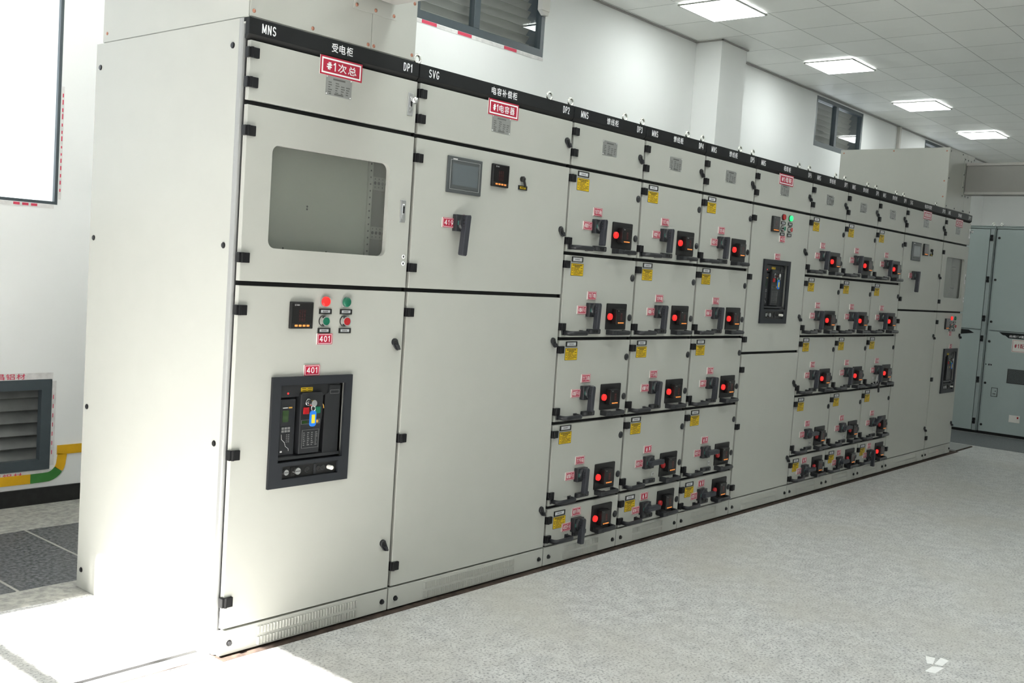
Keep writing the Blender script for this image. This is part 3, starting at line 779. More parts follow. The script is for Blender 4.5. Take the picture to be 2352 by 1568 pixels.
def m_lever():
    """grip hangs along -z from the dial axis; three padlock holes in its left side"""
    mb = MB()
    pts = [(-0.0120, 0.033), (0.005, 0.036), (0.0125, 0.029), (0.013, -0.088), (0.010, -0.092), (-0.009, -0.092), (-0.0122, -0.088)]
    mb.prism(pts, -0.055, -0.030, LEVER, 0.0025)
    for z in (0.012, 0.0, -0.012): mb.cyl((-0.0415, z), 0.0036, -0.0128, -0.0118, GASKET, 'x', 10)
    return mb.mesh('switch_lever')
def m_keeper():
    return MB().box(-0.011, 0.011, -0.004, 0.0, -0.011, 0.011, STEEL, 0.001).box(-0.004, 0.004, -0.006, -0.0035, -0.006, 0.006, PLATE, 0.001).mesh('keeper_plate')
def m_meterpanel():
    return MB().prism(flat(rrect(-0.087, 0.087, -0.066, 0.066, 0.006, 4)), -0.006, 0.0, BLACK, 0.0015).mesh('meter_panel')
def bow(x0, x1, d):
    r = 0.018; P = [(x0, 0.0, 0)]
    for i in range(7):
        a = PI / 2 * i / 6; P.append((x0 + r - r * math.cos(a), -(d - r) - r * math.sin(a), 0))
    for i in range(7):
        a = PI / 2 * i / 6; P.append((x1 - r + r * math.sin(a), -(d - r) - r * math.cos(a), 0))
    P.append((x1, 0.0, 0)); return P
def m_pull():
    mb = MB().tube(bow(-0.07, 0.068, 0.046), 0.0095, HANDLE, 12, 1.2)
    mb.box(-0.082, -0.056, -0.006, 0.0, -0.012, 0.012, HANDLE, 0.002).box(0.055, 0.080, -0.006, 0.0, -0.012, 0.012, HANDLE, 0.002)
    return mb.mesh('pull_handle')
def m_pull2():
    mb = MB().tube(bow(-0.07, 0.072, 0.044), 0.0095, HANDLE, 12, 1.2)
    mb.box(-0.092, -0.038, -0.052, -0.028, -0.0115, 0.0115, HANDLE, 0.002).box(-0.082, -0.056, -0.030, 0.0, -0.012, 0.012, HANDLE, 0.002).box(0.058, 0.084, -0.006, 0.0, -0.012, 0.012, HANDLE, 0.002)
    return mb.mesh('pull_handle')
def m_interlock():
    mb = MB().prism(flat(rrect(-0.052, 0.052, -0.0125, 0.0125, 0.006, 4)), -0.013, 0.0, HANDLE, 0.002)
    for z in (-0.005, 0.0, 0.005): mb.box(-0.040, -0.021, -0.0136, -0.0128, z - 0.0008, z + 0.0008, GREYP)
    mb.box(-0.008, 0.008, -0.0136, -0.0128, -0.006, 0.006, GASKET).cyl((0.024, 0.0), 0.007, -0.015, -0.013, BLACK, 'y', 16).box(0.034, 0.037, -0.0136, -0.0128, -0.007, 0.007, GREYP)
    return mb.mesh('interlock_block')
HNG, CAML, RLOCK, EYE, BOLT, NPLATE, LABEL, SLABEL, WARN = m_hinge(), m_camlock(), m_roundlock(), m_eye(), m_bolt(), m_nameplate(), m_label(), m_smalllabel(), m_warning()
METER, DMETER, SBASE, LEV, KEEP, MPAN, PULL, PULL2, ILOCK = m_meter(), m_drawermeter(), m_switchbase(), m_lever(), m_keeper(), m_meterpanel(), m_pull(), m_pull2(), m_interlock()
LAMP_ON, LAMP_OFF = m_lamp(REDON, 0.0165), m_lamp(REDL, 0.0165)
SL_RED_ON, SL_GREEN, SL_RED, SL_GREEN_ON = m_lamp(REDON, 0.018, 0.018, PROFILE), m_lamp(GREEN, 0.018, 0.018, PROFILE), m_lamp(REDL, 0.018, 0.018), m_lamp(GREENON, 0.018, 0.018)
PB_GREEN, PB_RED = m_push(GREEN), m_push(REDL)
# big handle of the capacitor cabinets
def m_biglever():
    pts = [(-0.0130, 0.034), (0.010, 0.037), (0.0145, 0.030), (0.001, -0.128), (-0.004, -0.133), (-0.024, -0.130), (-0.027, -0.124)]
    mb = MB().prism(pts, -0.056, -0.030, LEVER, 0.003)
    for z in (0.014, 0.0, -0.014): mb.cyl((-0.042, z), 0.004, -0.0172, -0.0135 + 0.0005, GASKET, 'x', 10)
    return mb.mesh('switch_lever')
BLEV = m_biglever()

# ------------------------------------------------------------------ switchgear row
XS = [0., 0.79219752, 1.79955336, 2.41244772, 3.02513461, 3.62872169, 4.43163894, 5.02281805, 5.60705097, 6.18783086, 7.12459404, 7.8425531]
G1, G2, G6, BT = 1.9205, 1.3105, 1.0063, 0.0988
LV = [1.9205, 1.5150, 1.1075, 0.6995, 0.2905, 0.0988]
DEPTH = 1.02
GRP = 'row of grey low-voltage switchgear cabinets'
DT = 0.020

def door(root, x0, x1, z0, z1, hole=None, name='door'):
    mb = MB()
    if hole: mb.frame(x0, x1, z0, z1, hole, 0.0, DT, PAINT, 0.002)
    else: mb.box(x0, x1, 0.0, DT, z0, z1, PAINT, 0.002)
    me = mb.mesh(name)
    return put(name, me, root)

def louvres(x0, x1):
    mb = MB(); n = int((x1 - x0) / 0.0135)
    for zc in (0.0685, 0.0295):
        for i in range(n):
            x = x0 + i * 0.0135
            mb.prism_axis([(x, 0.0), (x + 0.0068, 0.0), (x + 0.0066, -0.0068), (x + 0.0045, -0.0074)], zc - 0.0135, zc + 0.0135, PAINT, 'z')
            mb.box(x + 0.0068, x + 0.0098, -0.0006, 0.0004, zc - 0.012, zc + 0.012, DSCREW)
    return mb

def shell(root, i, W, closed=True, hz=()):
    b = MB(); w0, w1 = 0.002, W - 0.002
    b.box(w0, w0 + 0.003, 0.055, DEPTH, 0.006, 2.186, PAINT).box(w1 - 0.003, w1, 0.055, DEPTH, 0.006, 2.186, PAINT)
    b.box(w0, w1, 0.02, DEPTH, 2.180, 2.186, PAINT).box(w0, w1, DEPTH - 0.004, DEPTH, 0.006, 2.180, PAINT).box(w0, w1, 0.055, DEPTH, 0.006, 0.012, PAINT)
    b.box(0.013, 0.03, 0.024, 0.056, 0.006, 2.183, GASKET).box(W - 0.03, w1, 0.024, 0.056, 0.006, 2.183, GASKET)
    for z in hz: b.box(0.03, W - 0.03, 0.024, 0.056, z - 0.03, z + 0.03, GASKET)
    b.box(0.03, W - 0.03, 0.024, 0.056, 2.10, 2.18, GASKET)
    put('body', b, root)
    h = MB().box(0.0025, W - 0.0025, -0.002, 0.022, 2.145, 2.1995, HEADER, 0.002).prism_axis([(-0.002, 2.1455), (0.012, 2.131), (0.022, 2.131), (0.022, 2.1455)], 0.0025, W - 0.0025, GASKET)
    h.box(0.0025, W - 0.0025, 0.022, 0.10, 2.187, 2.1995, HEADER)
    hd = put('header_strip', h, root)
    y = -0.0026
    cn = {1: '受电柜', 2: '电容补偿柜', 6: '母联柜', 10: '电容补偿柜', 11: '受电柜'}.get(i, FEED)
    cw = 0.0345 * len(cn)
    put('series_lettering', MB().text('SVG' if i in (2, 10) else 'MNS', 0.125, 0.050, 0.112, 2.155, 2.187, y, LETTER), hd)
    put('cabinet_name', MB().text(cn, 0.1, W / 2 + 0.006 - cw / 2, W / 2 + 0.006 + cw / 2, 2.155, 2.187, y, LETTER), hd)
    put('cabinet_number', MB().text('DP%d' % i, 0.125, W - 0.088 - (0.018 if i > 9 else 0), W - 0.036, 2.155, 2.187, y, LETTER), hd)
    p = put('base_panel', MB().box(0.003, W - 0.003, 0.0, DT, 0.008, BT - 0.003, PAINT, 0.002), root)
    a, c = (0.20 * W, 0.80 * W) if W > 0.7 else (0.255 * W, 0.74 * W)
    put('louvre', louvres(a, c), p)
    put('bolt', BOLT, p, (0.042, 0, 0.048)); put('bolt', BOLT, p, (W - 0.032, 0, 0.048))
    if 1 < i < 11:
        put('lifting_eye', EYE, root, (0.033, 0.05, 2.2)); put('lifting_eye', EYE, root, (W - 0.128, 0.05, 2.2))

def hinges(d, xs):
    for z in xs: put('hinge', HNG, d, (0.012, 0, z))

def topdoor(root, i, W, title=None):
    d = door(root, 0.012, W - 0.004, G1 + 0.008, 2.126)
    hinges(d, (2.085, 1.987))
    put('name_plate', NPLATE, d, (W / 2, 0, 2.036 if title else 2.042))
    if title: put('title_plate', sign_big(title), d, (W / 2 + 0.006, 0, 2.103))
    if i in (1, 11):
        latch(d, W - 0.038, 2.034); put('latch_knob', MB().cyl((0, 0), 0.008, -0.022, 0, CHROME, 'y', 16).dome((0, 0), 0.015, -0.022, 0.012, CHROME, 18, 4).mesh('latch_knob'), d, (W - 0.034, 0, 2.05), 'bright chrome latch knob')
    else: put('cam_lock', CAML, d, (W - 0.040, 0, 2.034))
    return d
def latch(d, x, z):
    mb = MB().box(-0.0135, 0.0135, -0.004, 0, -0.044, 0.044, STEEL, 0.001).box(-0.006, 0.006, -0.007, -0.0035, -0.012, 0.028, CHROME, 0.002).cyl((0, -0.026), 0.006, -0.0055, -0.0035, CHROME, 'y', 14)
    mb.box(-0.004, 0.005, -0.0074, -0.0068, -0.008, 0.02, DSCREW)
    put('latch_plate', mb, d, (x, 0, z))

def breaker(root, bx, bz):
    """withdrawable air circuit breaker seen through its bezel"""
    b = MB(); Wd, H = 0.366, 0.402
    f, k = -0.012, 0.0
    for q in ((0, 0.037, 0, H), (0.333, Wd, 0, H), (0.037, 0.333, 0.372, H), (0.037, 0.333, 0.077, 0.091), (0.037, 0.333, 0, 0.030), (0.037, 0.058, 0.030, 0.077), (0.316, 0.333, 0.030, 0.077)):
        b.box(q[0], q[1], f, k - 0.0002, q[2], q[3], BEZEL)
    root_b = put('circuit_breaker', b, root, (bx, 0, bz), 'black framed air circuit breaker')
    fp = MB().box(0.025, 0.341, 0.032, 0.06, 0.082, 0.380, BREAK).box(0.04, 0.323, 0.010, 0.032, 0.325, 0.372, BREAK, 0.004)
    fp.prism_axis([(0.032, 0.118), (0.004, 0.108), (0.000, 0.098), (0.032, 0.098)], 0.04, 0.33, BREAK)
    put('breaker_face', fp, root_b)
    md = MB().prism([(0.133, 0.115), (0.226, 0.115), (0.226, 0.225), (0.236, 0.255), (0.236, 0.332), (0.228, 0.341), (0.139, 0.341), (0.133, 0.334)], -0.004, 0.03, BREAK, 0.003)
    md.frame(0.145, 0.222, 0.135, 0.203, rect(0.146, 0.221, 0.136, 0.202), -0.0048, -0.004, GREYP)
    random.seed(8)
    for r in range(7):
        for c in range(4): md.box(0.151 + c * 0.018, 0.158 + c * 0.018 + random.uniform(-0.002, 0.004), -0.0047, -0.004, 0.145 + r * 0.0075, 0.148 + r * 0.0075, GREYP)
    md.frame(0.139, 0.224, 0.224, 0.240, rect(0.140, 0.223, 0.225, 0.239), -0.0048, -0.004, GREYP).box(0.142, 0.166, -0.0046, -0.004, 0.227, 0.237, LCD).box(0.196, 0.217, -0.0046, -0.004, 0.227, 0.237, AMBER)
    put('control_panel', md, root_b)
    put('push_button', MB().box(0.144, 0.169, -0.010, -0.004, 0.262, 0.287, REDL, 0.0015).mesh('push_button'), root_b, label='square red push button')
    put('push_button', MB().box(0.197, 0.221, -0.010, -0.004, 0.262, 0.287, GREEN, 0.0015).mesh('push_button'), root_b, label='square green push button')
    lk = MB().cyl((0.165, 0.305), 0.013, -0.008, -0.004, BREAK, 'y', 24).torus((0.165, -0.007, 0.305), 0.0115, 0.0015, CHROME, 'y', 24, 8).cyl((0.165, 0.305), 0.0075, -0.022, -0.006, CHROME, 'y', 18).cyl((0.166, 0.305), 0.0125, -0.040, -0.022, CHROME, 'y', 22)
    put('key_lock', lk, root_b, label='shiny chrome key lock')
    lm = MB().box(0.042, 0.123, 0.012, 0.032, 0.112, 0.318, BREAK, 0.003).frame(0.056, 0.116, 0.118, 0.312, rect(0.058, 0.114, 0.120, 0.310), 0.0108, 0.012, BEZEL)
    lm.box(0.066, 0.092, 0.0112, 0.012, 0.235, 0.277, LCD).box(0.092, 0.107, 0.0112, 0.012, 0.284, 0.289, AMBER).box(0.066, 0.088, 0.0112, 0.012, 0.285, 0.288, WHITEP)
    lm.box(0.060, 0.104, 0.0108, 0.012, 0.195, 0.219, BEZEL, 0.001)
    for r in range(2):
        for c in range(3): lm.box(0.063 + c * 0.0135, 0.0735 + c * 0.0135, 0.0098, 0.0108, 0.1975 + r * 0.0105, 0.2055 + r * 0.0105, GREYP)
    crv = [(0.064, 0.190), (0.066, 0.172), (0.080, 0.160), (0.084, 0.146), (0.098, 0.136), (0.099, 0.128)]
    for (xa, za), (xb, zb) in zip(crv[:-1], crv[1:]): lm.tube([(xa, 0.0115, za), (xb, 0.0115, zb)], 0.0007, WHITEP, 6)
    for r in range(5): lm.box(0.086, 0.090, 0.0112, 0.012, 0.160 + r * 0.0065, 0.163 + r * 0.0065, GREYP).box(0.094, 0.100, 0.0112, 0.012, 0.160 + r * 0.0065, 0.163 + r * 0.0065, GREYP)
    lm.box(0.062, 0.070, 0.0112, 0.012, 0.124, 0.130, WHITEP)
    put('trip_unit', lm, root_b)
    rp = MB().prism([(0.252, 0.106), (0.325, 0.106), (0.325, 0.362), (0.270, 0.366), (0.270, 0.332), (0.252, 0.330)], 0.006, 0.032, BREAK, 0.003)
    rp.frame(0.275, 0.318, 0.330, 0.344, rect(0.2762, 0.3168, 0.3312, 0.3428), 0.0052, 0.006, GREYP)
    rp.tube([(0.238, 0.004, 0.296), (0.244, 0.004, 0.288), (0.246, 0.004, 0.278)], 0.0018, AMBER, 6)
    put('charging_cover', rp, root_b)
    yl = MB().box(0.141, 0.167, 0.0086, 0.0098, 0.343, 0.358, YELLOW).box(0.168, 0.194, 0.0086, 0.0098, 0.343, 0.358, YELLOW)
    for xx in (0.144, 0.171): yl.box(xx, xx + 0.019, 0.0082, 0.0087, 0.353, 0.3555, INK).box(xx + 0.002, xx + 0.018, 0.0082, 0.0087, 0.346, 0.348, INK)
    put('caution_label', yl, root_b)
    put('status_light', MB().dome((0.084, 0.339), 0.004, 0.010, 0.003, REDON, 12, 3).mesh('status_light'), root_b)
    st = MB().box(0.058, 0.316, -0.0012, -0.0002, 0.030, 0.077, BLACK).box(0.102, 0.122, -0.0035, -0.0012, 0.037, 0.070, SCREEN)
    for x, r in ((0.179, 0.010), (0.231, 0.009), (0.253, 0.009)): st.torus((x, -0.0014, 0.054), r, 0.0016, HANDLE, 'y', 18, 6).cyl((x, 0.054), r * 0.8, -0.0016, -0.0012, GASKET, 'y', 18)
    st.box(0.208, 0.218, -0.005, -0.0012, 0.034, 0.073, HANDLE, 0.001)
    put('racking_slot', st, root_b)
    for x, r in ((0.078, 0.0105), (0.130, 0.0125)): put('slot_screw', MB().cyl((0, 0), r, -0.012, -0.0012, STEEL, 'y', 20).box(-r * 0.85, r * 0.85, -0.0128, -0.0119, -0.001, 0.001, DSCREW).mesh('slot_screw'), root_b, (x, 0, 0.054))
    put('racking_knob', MB().cyl((0, 0), 0.008, -0.024, -0.0012, ACRYL, 'y', 18).dome((0, 0), 0.008, -0.024, 0.004, ACRYL, 18, 3).mesh('racking_knob'), root_b, (0.278, 0, 0.054), 'white racking knob')
    return root_b
def bhole(bx, bz): return rect(bx + 0.021, bx + 0.345, bz + 0.080, bz + 0.384)

def lampgroup(d, W, x0, z0, num, states, off=0.0):
    """meter, two lamps over two buttons, four label holders, one number plate; x0,z0 = meter centre"""
    put('digital_meter', METER, d, (x0, 0, z0))
    l1, l2 = states
    put('indicator_lamp', l1[0], d, (x0 + 0.108, 0, z0 + 0.052), l1[1]); put('indicator_lamp', l2[0], d, (x0 + 0.207, 0, z0 + 0.052), l2[1])
    put('push_button', PB_GREEN, d, (x0 + 0.106, 0, z0 - 0.020), 'green push button in a chrome ring'); put('push_button', PB_RED, d, (x0 + 0.205, 0, z0 - 0.020), 'red push button in a chrome ring')
    for dx, dz in ((0.113, 0.015), (0.211, 0.015), (0.111, -0.056), (0.210, -0.056)): put('label_holder', SLABEL, d, (x0 + dx, 0, z0 + dz))
    put('number_plate', sign_small(num), d, (x0 + 0.115, 0, z0 - 0.0865))

def incoming(i, x0, W, num, title, label, hz):
    root = thing('switchgear_cabinet', (x0, 0, 0), label, 'electrical cabinet', GRP)
    shell(root, i, W, True, (G1, G2, 0.1)); topdoor(root, i, W, title)
    k = W / XS[1]
    wx0, wx1 = (0.121, 0.669) if i == 1 else (0.128, 0.622)
    d = door(root, 0.012, W - 0.004, G2 + 0.008, G1 - 0.008, rrect(wx0, wx1, 1.436, 1.792, 0.028, 8))
    hinges(d, (1.826, 1.398)); latch(d, W - 0.045, 1.618)
    kh = MB().torus((0, -0.001, 0), 0.0065, 0.0022, LETTER, 'y', 18, 8).cyl((0, 0), 0.005, -0.001, 0.0, GASKET, 'y', 12).mesh('keyhole')
    for z in (1.441, 1.414): put('keyhole', kh, d, (W - 0.026, 0, z))
    put('window_pane', MB().box(wx0 - 0.01, wx1 + 0.01, 0.0205, 0.0235, 1.426, 1.802, GLASS), d)
    # inside of the instrument compartment
    mp = MB().box(0.03, 0.645 * k, 0.10, 0.103, 1.25, 1.95, PAINT)
    for x, z in ((0.36, 1.60), (0.36, 1.59), (0.20, 1.44), (0.20, 1.425), (0.26, 1.44), (0.26, 1.425), (0.46, 1.437), (0.46, 1.424)): mp.cyl((x * k, z), 0.004, 0.0995, 0.100, GASKET, 'y', 10)
    put('mounting_plate', mp, root)
    rl = MB().box(0.650 * k, 0.672 * k, 0.098, 0.125, 1.25, 1.95, PAINT)
    for q in range(24): rl.cyl((0.661 * k, 1.27 + q * 0.0262), 0.0035, 0.0972, 0.0982, GASKET, 'y', 10)
    put('perforated_rail', rl, root)
    for zc in (1.722, 1.527):
        bk = MB().box(0.675 * k, W - 0.008, 0.10, 0.104, zc - 0.024, zc + 0.024, PAINT).box(0.675 * k, W - 0.008, 0.10, 0.13, zc - 0.026, zc - 0.022, PAINT)
        q = 0.686 * k
        while q < W - 0.015:
            bk.cyl((q, zc), 0.0068, 0.0993, 0.1003, DSCREW, 'y', 12)
            for s in (-1, 1): bk.box(q - 0.0015, q + 0.0015, 0.0993, 0.1003, zc + s * 0.016 - 0.003, zc + s * 0.016 + 0.003, DSCREW)
            q += 0.0195
        put('perforated_bracket', bk, root)
    bx = 0.165 if i == 1 else 0.272
    d2 = door(root, 0.012, W - 0.004, BT + 0.004, G2 - 0.008, bhole(bx, 0.580))
    hinges(d2, (1.219, 0.716, 0.198))
    lampgroup(d2, W, 0.276 if i == 1 else 0.282, 1.204, num, ((SL_RED_ON, 'lit red lamp'), (SL_GREEN, 'unlit green lamp')))
    put('number_plate', sign_small(num), d2, (bx + 0.175, 0, 1.0025))
    for z in (1.103, 0.292): put('cam_lock', CAML, d2, (W - 0.048, 0, z))
    breaker(root, bx, 0.580)
    return root

def capacitor(i, x0, W, num, title, label):
    root = thing('switchgear_cabinet', (x0, 0, 0), label, 'electrical cabinet', GRP)
    shell(root, i, W, True, (G1, G2, 0.1)); topdoor(root, i, W, title)
    d = door(root, 0.012, W - 0.004, G2 + 0.008, G1 - 0.008); hinges(d, (1.834, 1.400))
    q = MB().box(-0.104, 0.104, -0.008, 0, -0.0745, 0.0745, HMI, 0.003).box(-0.083, 0.083, -0.0095, -0.0075, -0.055, 0.055, HMI).box(-0.077, 0.077, -0.0100, -0.0090, -0.042, 0.045, HMIS)
    q.frame(-0.088, 0.088, -0.060, 0.060, rect(-0.0872, 0.0872, -0.0592, 0.0592), -0.0086, -0.0078, WHITEP).box(-0.076, -0.05, -0.0086, -0.0078, 0.061, 0.066, WHITEP)
    s = 1.0 if i == 2 else 0.97
    put('touch_screen', q, d, (0.290 * s, 0, 1.7925)); put('digital_meter', METER, d, (0.510 * s, 0, 1.819), scale=(1.06, 1, 1))
    ks = MB().cyl((0, 0), 0.0125, -0.012, 0, BLACK, 'y', 20).dome((0, 0), 0.011, -0.012, 0.008, BLACK, 18, 4).prism([(0.001, -0.004), (0.008, -0.002), (0.021, -0.033), (0.014, -0.036)], -0.014, -0.006, BLACK, 0.001)
    put('key_switch', ks, d, (0.664 * s, 0, 1.822))
    yl = MB().frame(-0.029, 0.029, -0.0095, 0.0095, rrect(-0.0225, 0.0225, -0.0055, 0.0055, 0.001, 2), -0.005, 0.0, BLACK).box(-0.023, 0.023, -0.002, -0.0002, -0.006, 0.006, YELLOW).box(-0.011, 0.011, -0.0024, -0.0019, -0.001, 0.002, INK)
    put('label_holder', yl, d, (0.671 * s, 0, 1.784), 'yellow label in a black holder')
    put('number_plate', sign_small(num), d, (0.213 * s, 0, 1.594))
    put('switch_base', SBASE, d, (0.279 * s, 0, 1.597), scale=(0.93, 1, 1.02)); put('switch_lever', BLEV, d, (0.281 * s, 0, 1.595))
    put('cam_lock', CAML, d, (W - 0.042, 0, 1.622))
    d2 = door(root, 0.012, W - 0.004, BT + 0.004, G2 - 0.008); hinges(d2, (1.221, 0.712, 0.186))
    for z in (1.100, 0.292): put('cam_lock', CAML, d2, (W - 0.042, 0, z))
    return root

def coupler(i, x0, W, label):
    root = thing('switchgear_cabinet', (x0, 0, 0), label, 'electrical cabinet', GRP)
    shell(root, i, W, True, (G1, G6, 0.1)); topdoor(root, i, W, '#1母联')
    bx, bz = 0.188, 1.192
    d = door(root, 0.012, W - 0.004, G6 + 0.008, G1 - 0.008, bhole(bx, bz)); hinges(d, (1.834, 1.476, 1.092))
    lampgroup(d, W, 0.300, 1.817, '400', ((SL_RED, 'unlit red lamp'), (SL_GREEN_ON, 'lit green lamp')))
    put('number_plate', sign_small('400'), d, (0.370, 0, 1.6155))
    for z in (1.678, 1.240): put('cam_lock', CAML, d, (W - 0.044, 0, z))
    d2 = door(root, 0.012, W - 0.004, BT + 0.004, G6 - 0.008); hinges(d2, (0.905, 0.552, 0.172))
    for z in (0.80, 0.290): put('cam_lock', CAML, d2, (W - 0.042, 0, z))
    breaker(root, bx, bz)
    return root

def feeder(i, x0, W, tops, left, on, label, tilt=None):
    root = thing('switchgear_cabinet', (x0, 0, 0), label, 'electrical cabinet', GRP)
    shell(root, i, W, True, LV[:5] + [0.1]); topdoor(root, i, W)
    k = W / 0.613
    dm = {}
    for r in range(5):
        z1, z0 = LV[r], LV[r + 1]; H = z1 - z0
        last = r == 4
        mb = MB().box(0.012, W - 0.006, 0, DT, (0.005 if last else 0.008), H - 0.008, PAINT, 0.002)
        d = put('drawer', mb, root, (0, 0, z0))
        s = -0.062 if last else 0.0; t = -0.021 if last else 0.0
        hinges(d, (H - 0.052, 0.058) if not last else (H - 0.061, 0.038))
        put('label_holder', LABEL, d, (0.106 * k, 0, H - (0.0255 if not last else 0.036)))
        put('warning_label', WARN, d, (0.110 * k, 0, H - (0.0745 if not last else 0.082)))
        if not last: put('round_lock', RLOCK, d, (0.586 * k, 0, H - 0.097))
        put('round_lock', RLOCK, d, (0.586 * k, 0, 0.106 + (-0.021 if last else 0)))
        put('number_plate', sign_small(tops[r]), d, (0.240 * k, 0, 0.212 + (-0.066 if last else 0)))
        put('number_plate', sign_small(left[r]), d, (0.166 * k, 0, 0.1405 + s))
        put('switch_base', SBASE, d, (0.244 * k, 0, 0.142 + (-0.060 if last else 0)), scale=(0.97, 1, 1))
        if on[r]:
            put('switch_lever', LEV, d, (0.247 * k, 0, 0.142 + (-0.060 if last else 0)), rot=(0, math.radians(3), 0))
        else:
            put('switch_lever', LEV, d, (0.248 * k, 0, 0.142 + (-0.060 if last else 0)), 'switch lever turned sideways', rot=(0, math.radians(-90 - (22 if tilt == r else 0)), 0))
        put('keeper_plate', KEEP, d, (0.312 * k, 0, 0.070 + (-0.030 if last else 0)))
        put('meter_panel', MPAN, d, (0.462 * k, 0, 0.111 + t), scale=(k, 1, 1))
        put('indicator_lamp', LAMP_ON if on[r] else LAMP_OFF, d, (0.390 * k, -0.0055, 0.111 + t), 'lit red lamp' if on[r] else 'unlit red lamp')
        put('digital_meter', DMETER, d, (0.459 * k, -0.0055, 0.112 + t))
        put('pull_handle', PULL, d, (0.105 * k, 0, 0.030)); put('pull_handle', PULL2, d, (0.468 * k, 0, 0.031))
        put('interlock_block', ILOCK, d, (0.272 * k, 0, 0.036))
    return root

c1 = incoming(1, XS[0], XS[1] - XS[0], '401', '#1次总', 'grey incoming cabinet with viewing window at the near left end, header DP1', ())
# side panel of the first cabinet, its corner profile and screws
sp = put('side_panel', MB().box(0.0, 0.0018, 0.052, DEPTH, 0.001, 2.199, PAINT), c1)
sc = MB().cyl((0, 0), 0.0085, -0.004, 0.0, DSCREW, 'x', 16).cyl((0, 0), 0.011, -0.0012, 0.0, DSCREW, 'x', 16).mesh('screw')
for yy, zz in ((0.085, 2.112), (0.985, 2.106), (0.085, 1.435), (0.988, 1.434), (0.085, 0.746), (0.99, 0.751), (0.985, 0.078)): put('screw', sc, sp, (0, yy, zz))
cp = MB().prism_axis([(0.0, 0.0515), (0.0, 0.036), (0.003, 0.030), (0.008, 0.028), (0.0125, 0.028), (0.0125, 0.050), (0.002, 0.0515)], 0.006, 2.199, PROFILE, 'z')
put('corner_profile', cp, c1)
capacitor(2, XS[1], XS[2] - XS[1], '419', '#1电容器', 'grey capacitor cabinet with touch screen and red 419 plate, header DP2')
lefts = lambda p, c: [('%s%02d开关' % (p, r * 3 + c + 1)) for r in range(5)]
ONS = [[1, 1, 1, 1, 1], [1, 1, 1, 0, 0], [1, 1, 1, 0, 0]]
LB = ['grey five-drawer feeder cabinet right of the near capacitor cabinet, header DP3', 'grey five-drawer feeder cabinet under header DP4, middle of the nearer drawer group', 'grey five-drawer feeder cabinet left of the bus coupler, header DP5']
for c in range(3): feeder(3 + c, XS[2 + c], XS[3 + c] - XS[2 + c], [TOPS[r][c] for r in range(5)], lefts('41', c), ONS[c], LB[c])
coupler(6, XS[5], XS[6] - XS[5], 'grey bus coupler cabinet with red 400 plates and lit green lamp, header DP6')
ONS2 = [[1, 1, 1, 0, 0], [1, 1, 1, 0, 0], [1, 1, 1, 0, 1]]
LB2 = ['grey five-drawer feeder cabinet right of the bus coupler, header DP7', 'grey five-drawer feeder cabinet under header DP8, middle of the farther drawer group', 'grey five-drawer feeder cabinet with keys on a handle, header DP9']
for c in range(3): feeder(7 + c, XS[6 + c], XS[7 + c] - XS[6 + c], [TOPS2[r][c] for r in range(5)], lefts('42', c), ONS2[c], LB2[c], 3 if c == 2 else None)
capacitor(10, XS[9], XS[10] - XS[9], '429', '#2电容器', 'far grey capacitor cabinet with touch screen, header DP10')
c11 = incoming(11, XS[10], XS[11] - XS[10], '402', '#2次总', 'grey incoming cabinet with viewing window at the far right end, header DP11', ())

# ------------------------------------------------------------------ bus boxes and bus ducts on top
SCR = MB().dome((0, 0), 0.0065, 0, 0.004, COPPER, 14, 3).cyl((0, 0), 0.007, -0.001, 0, COPPER, 'y', 14).mesh('screw')
SCRD = MB().dome((0, 0), 0.006, 0, 0.004, DSCREW, 14, 3).cyl((0, 0), 0.0075, -0.001, 0, DSCREW, 'y', 14).mesh('screw')
def busbox(x0, x1, ztop, label, screw, side_screw):
    t = thing('bus_box', (x0, 0, 2.2), label, 'metal box', 'bus boxes on top of the switchgear')
    W, H, D = x1 - x0, ztop - 2.2, 0.975
    put('box_body', MB().box(0.002, W - 0.002, 0.0035, D - 0.001, 0.0005, H - 0.002, PAINT, 0.002), t)
    s = W * 0.70
    p = put('front_panel', MB().box(0.004, s - 0.0012, 0.0, 0.0034, 0.004, H - 0.004, PAINT, 0.0006).box(s + 0.0012, W - 0.004, 0.0, 0.0034, 0.004, H - 0.004, PAINT, 0.0006), t)
    for x, z in ((0.018, 0.022), (W * 0.345, 0.018), (s - 0.014, 0.016), (s + 0.014, 0.016), (W - 0.02, 0.022), (W - 0.02, H * 0.42), (0.018, H * 0.5), (0.018, H - 0.03), (W * 0.5, H - 0.02), (W - 0.02, H - 0.03)):
        put('screw', screw, p, (x, 0, z))
    e = put('end_panel', MB().box(0.0, 0.002, 0.004, D, 0.003, H - 0.003, PAINT), t)
    for y, z in ((0.03, 0.10), (0.03, H * 0.45), (0.03, H - 0.03), (D - 0.03, 0.035), (D - 0.03, H - 0.03), (D * 0.5, H - 0.02)):
        put('screw', side_screw, e, (0, y, z), rot=(0, 0, -PI / 2))
    tp = put('top_lid', MB().box(0.0, W, 0.0, D, H - 0.002, H, PAINT), t)
    fl = put('duct_flange', MB().box(0.575 * W, 0.855 * W, -0.003, 0.0, 0.132, H - 0.04, PAINT, 0.0006), t)
    for x in (0.595, 0.715, 0.835):
        put('screw', screw, fl, (x * W, -0.003, 0.146)); put('screw', screw, fl, (x * W, -0.003, H - 0.055))
    for z in (0.22, 0.33): put('screw', screw, fl, (0.59 * W, -0.003, z))
    return t
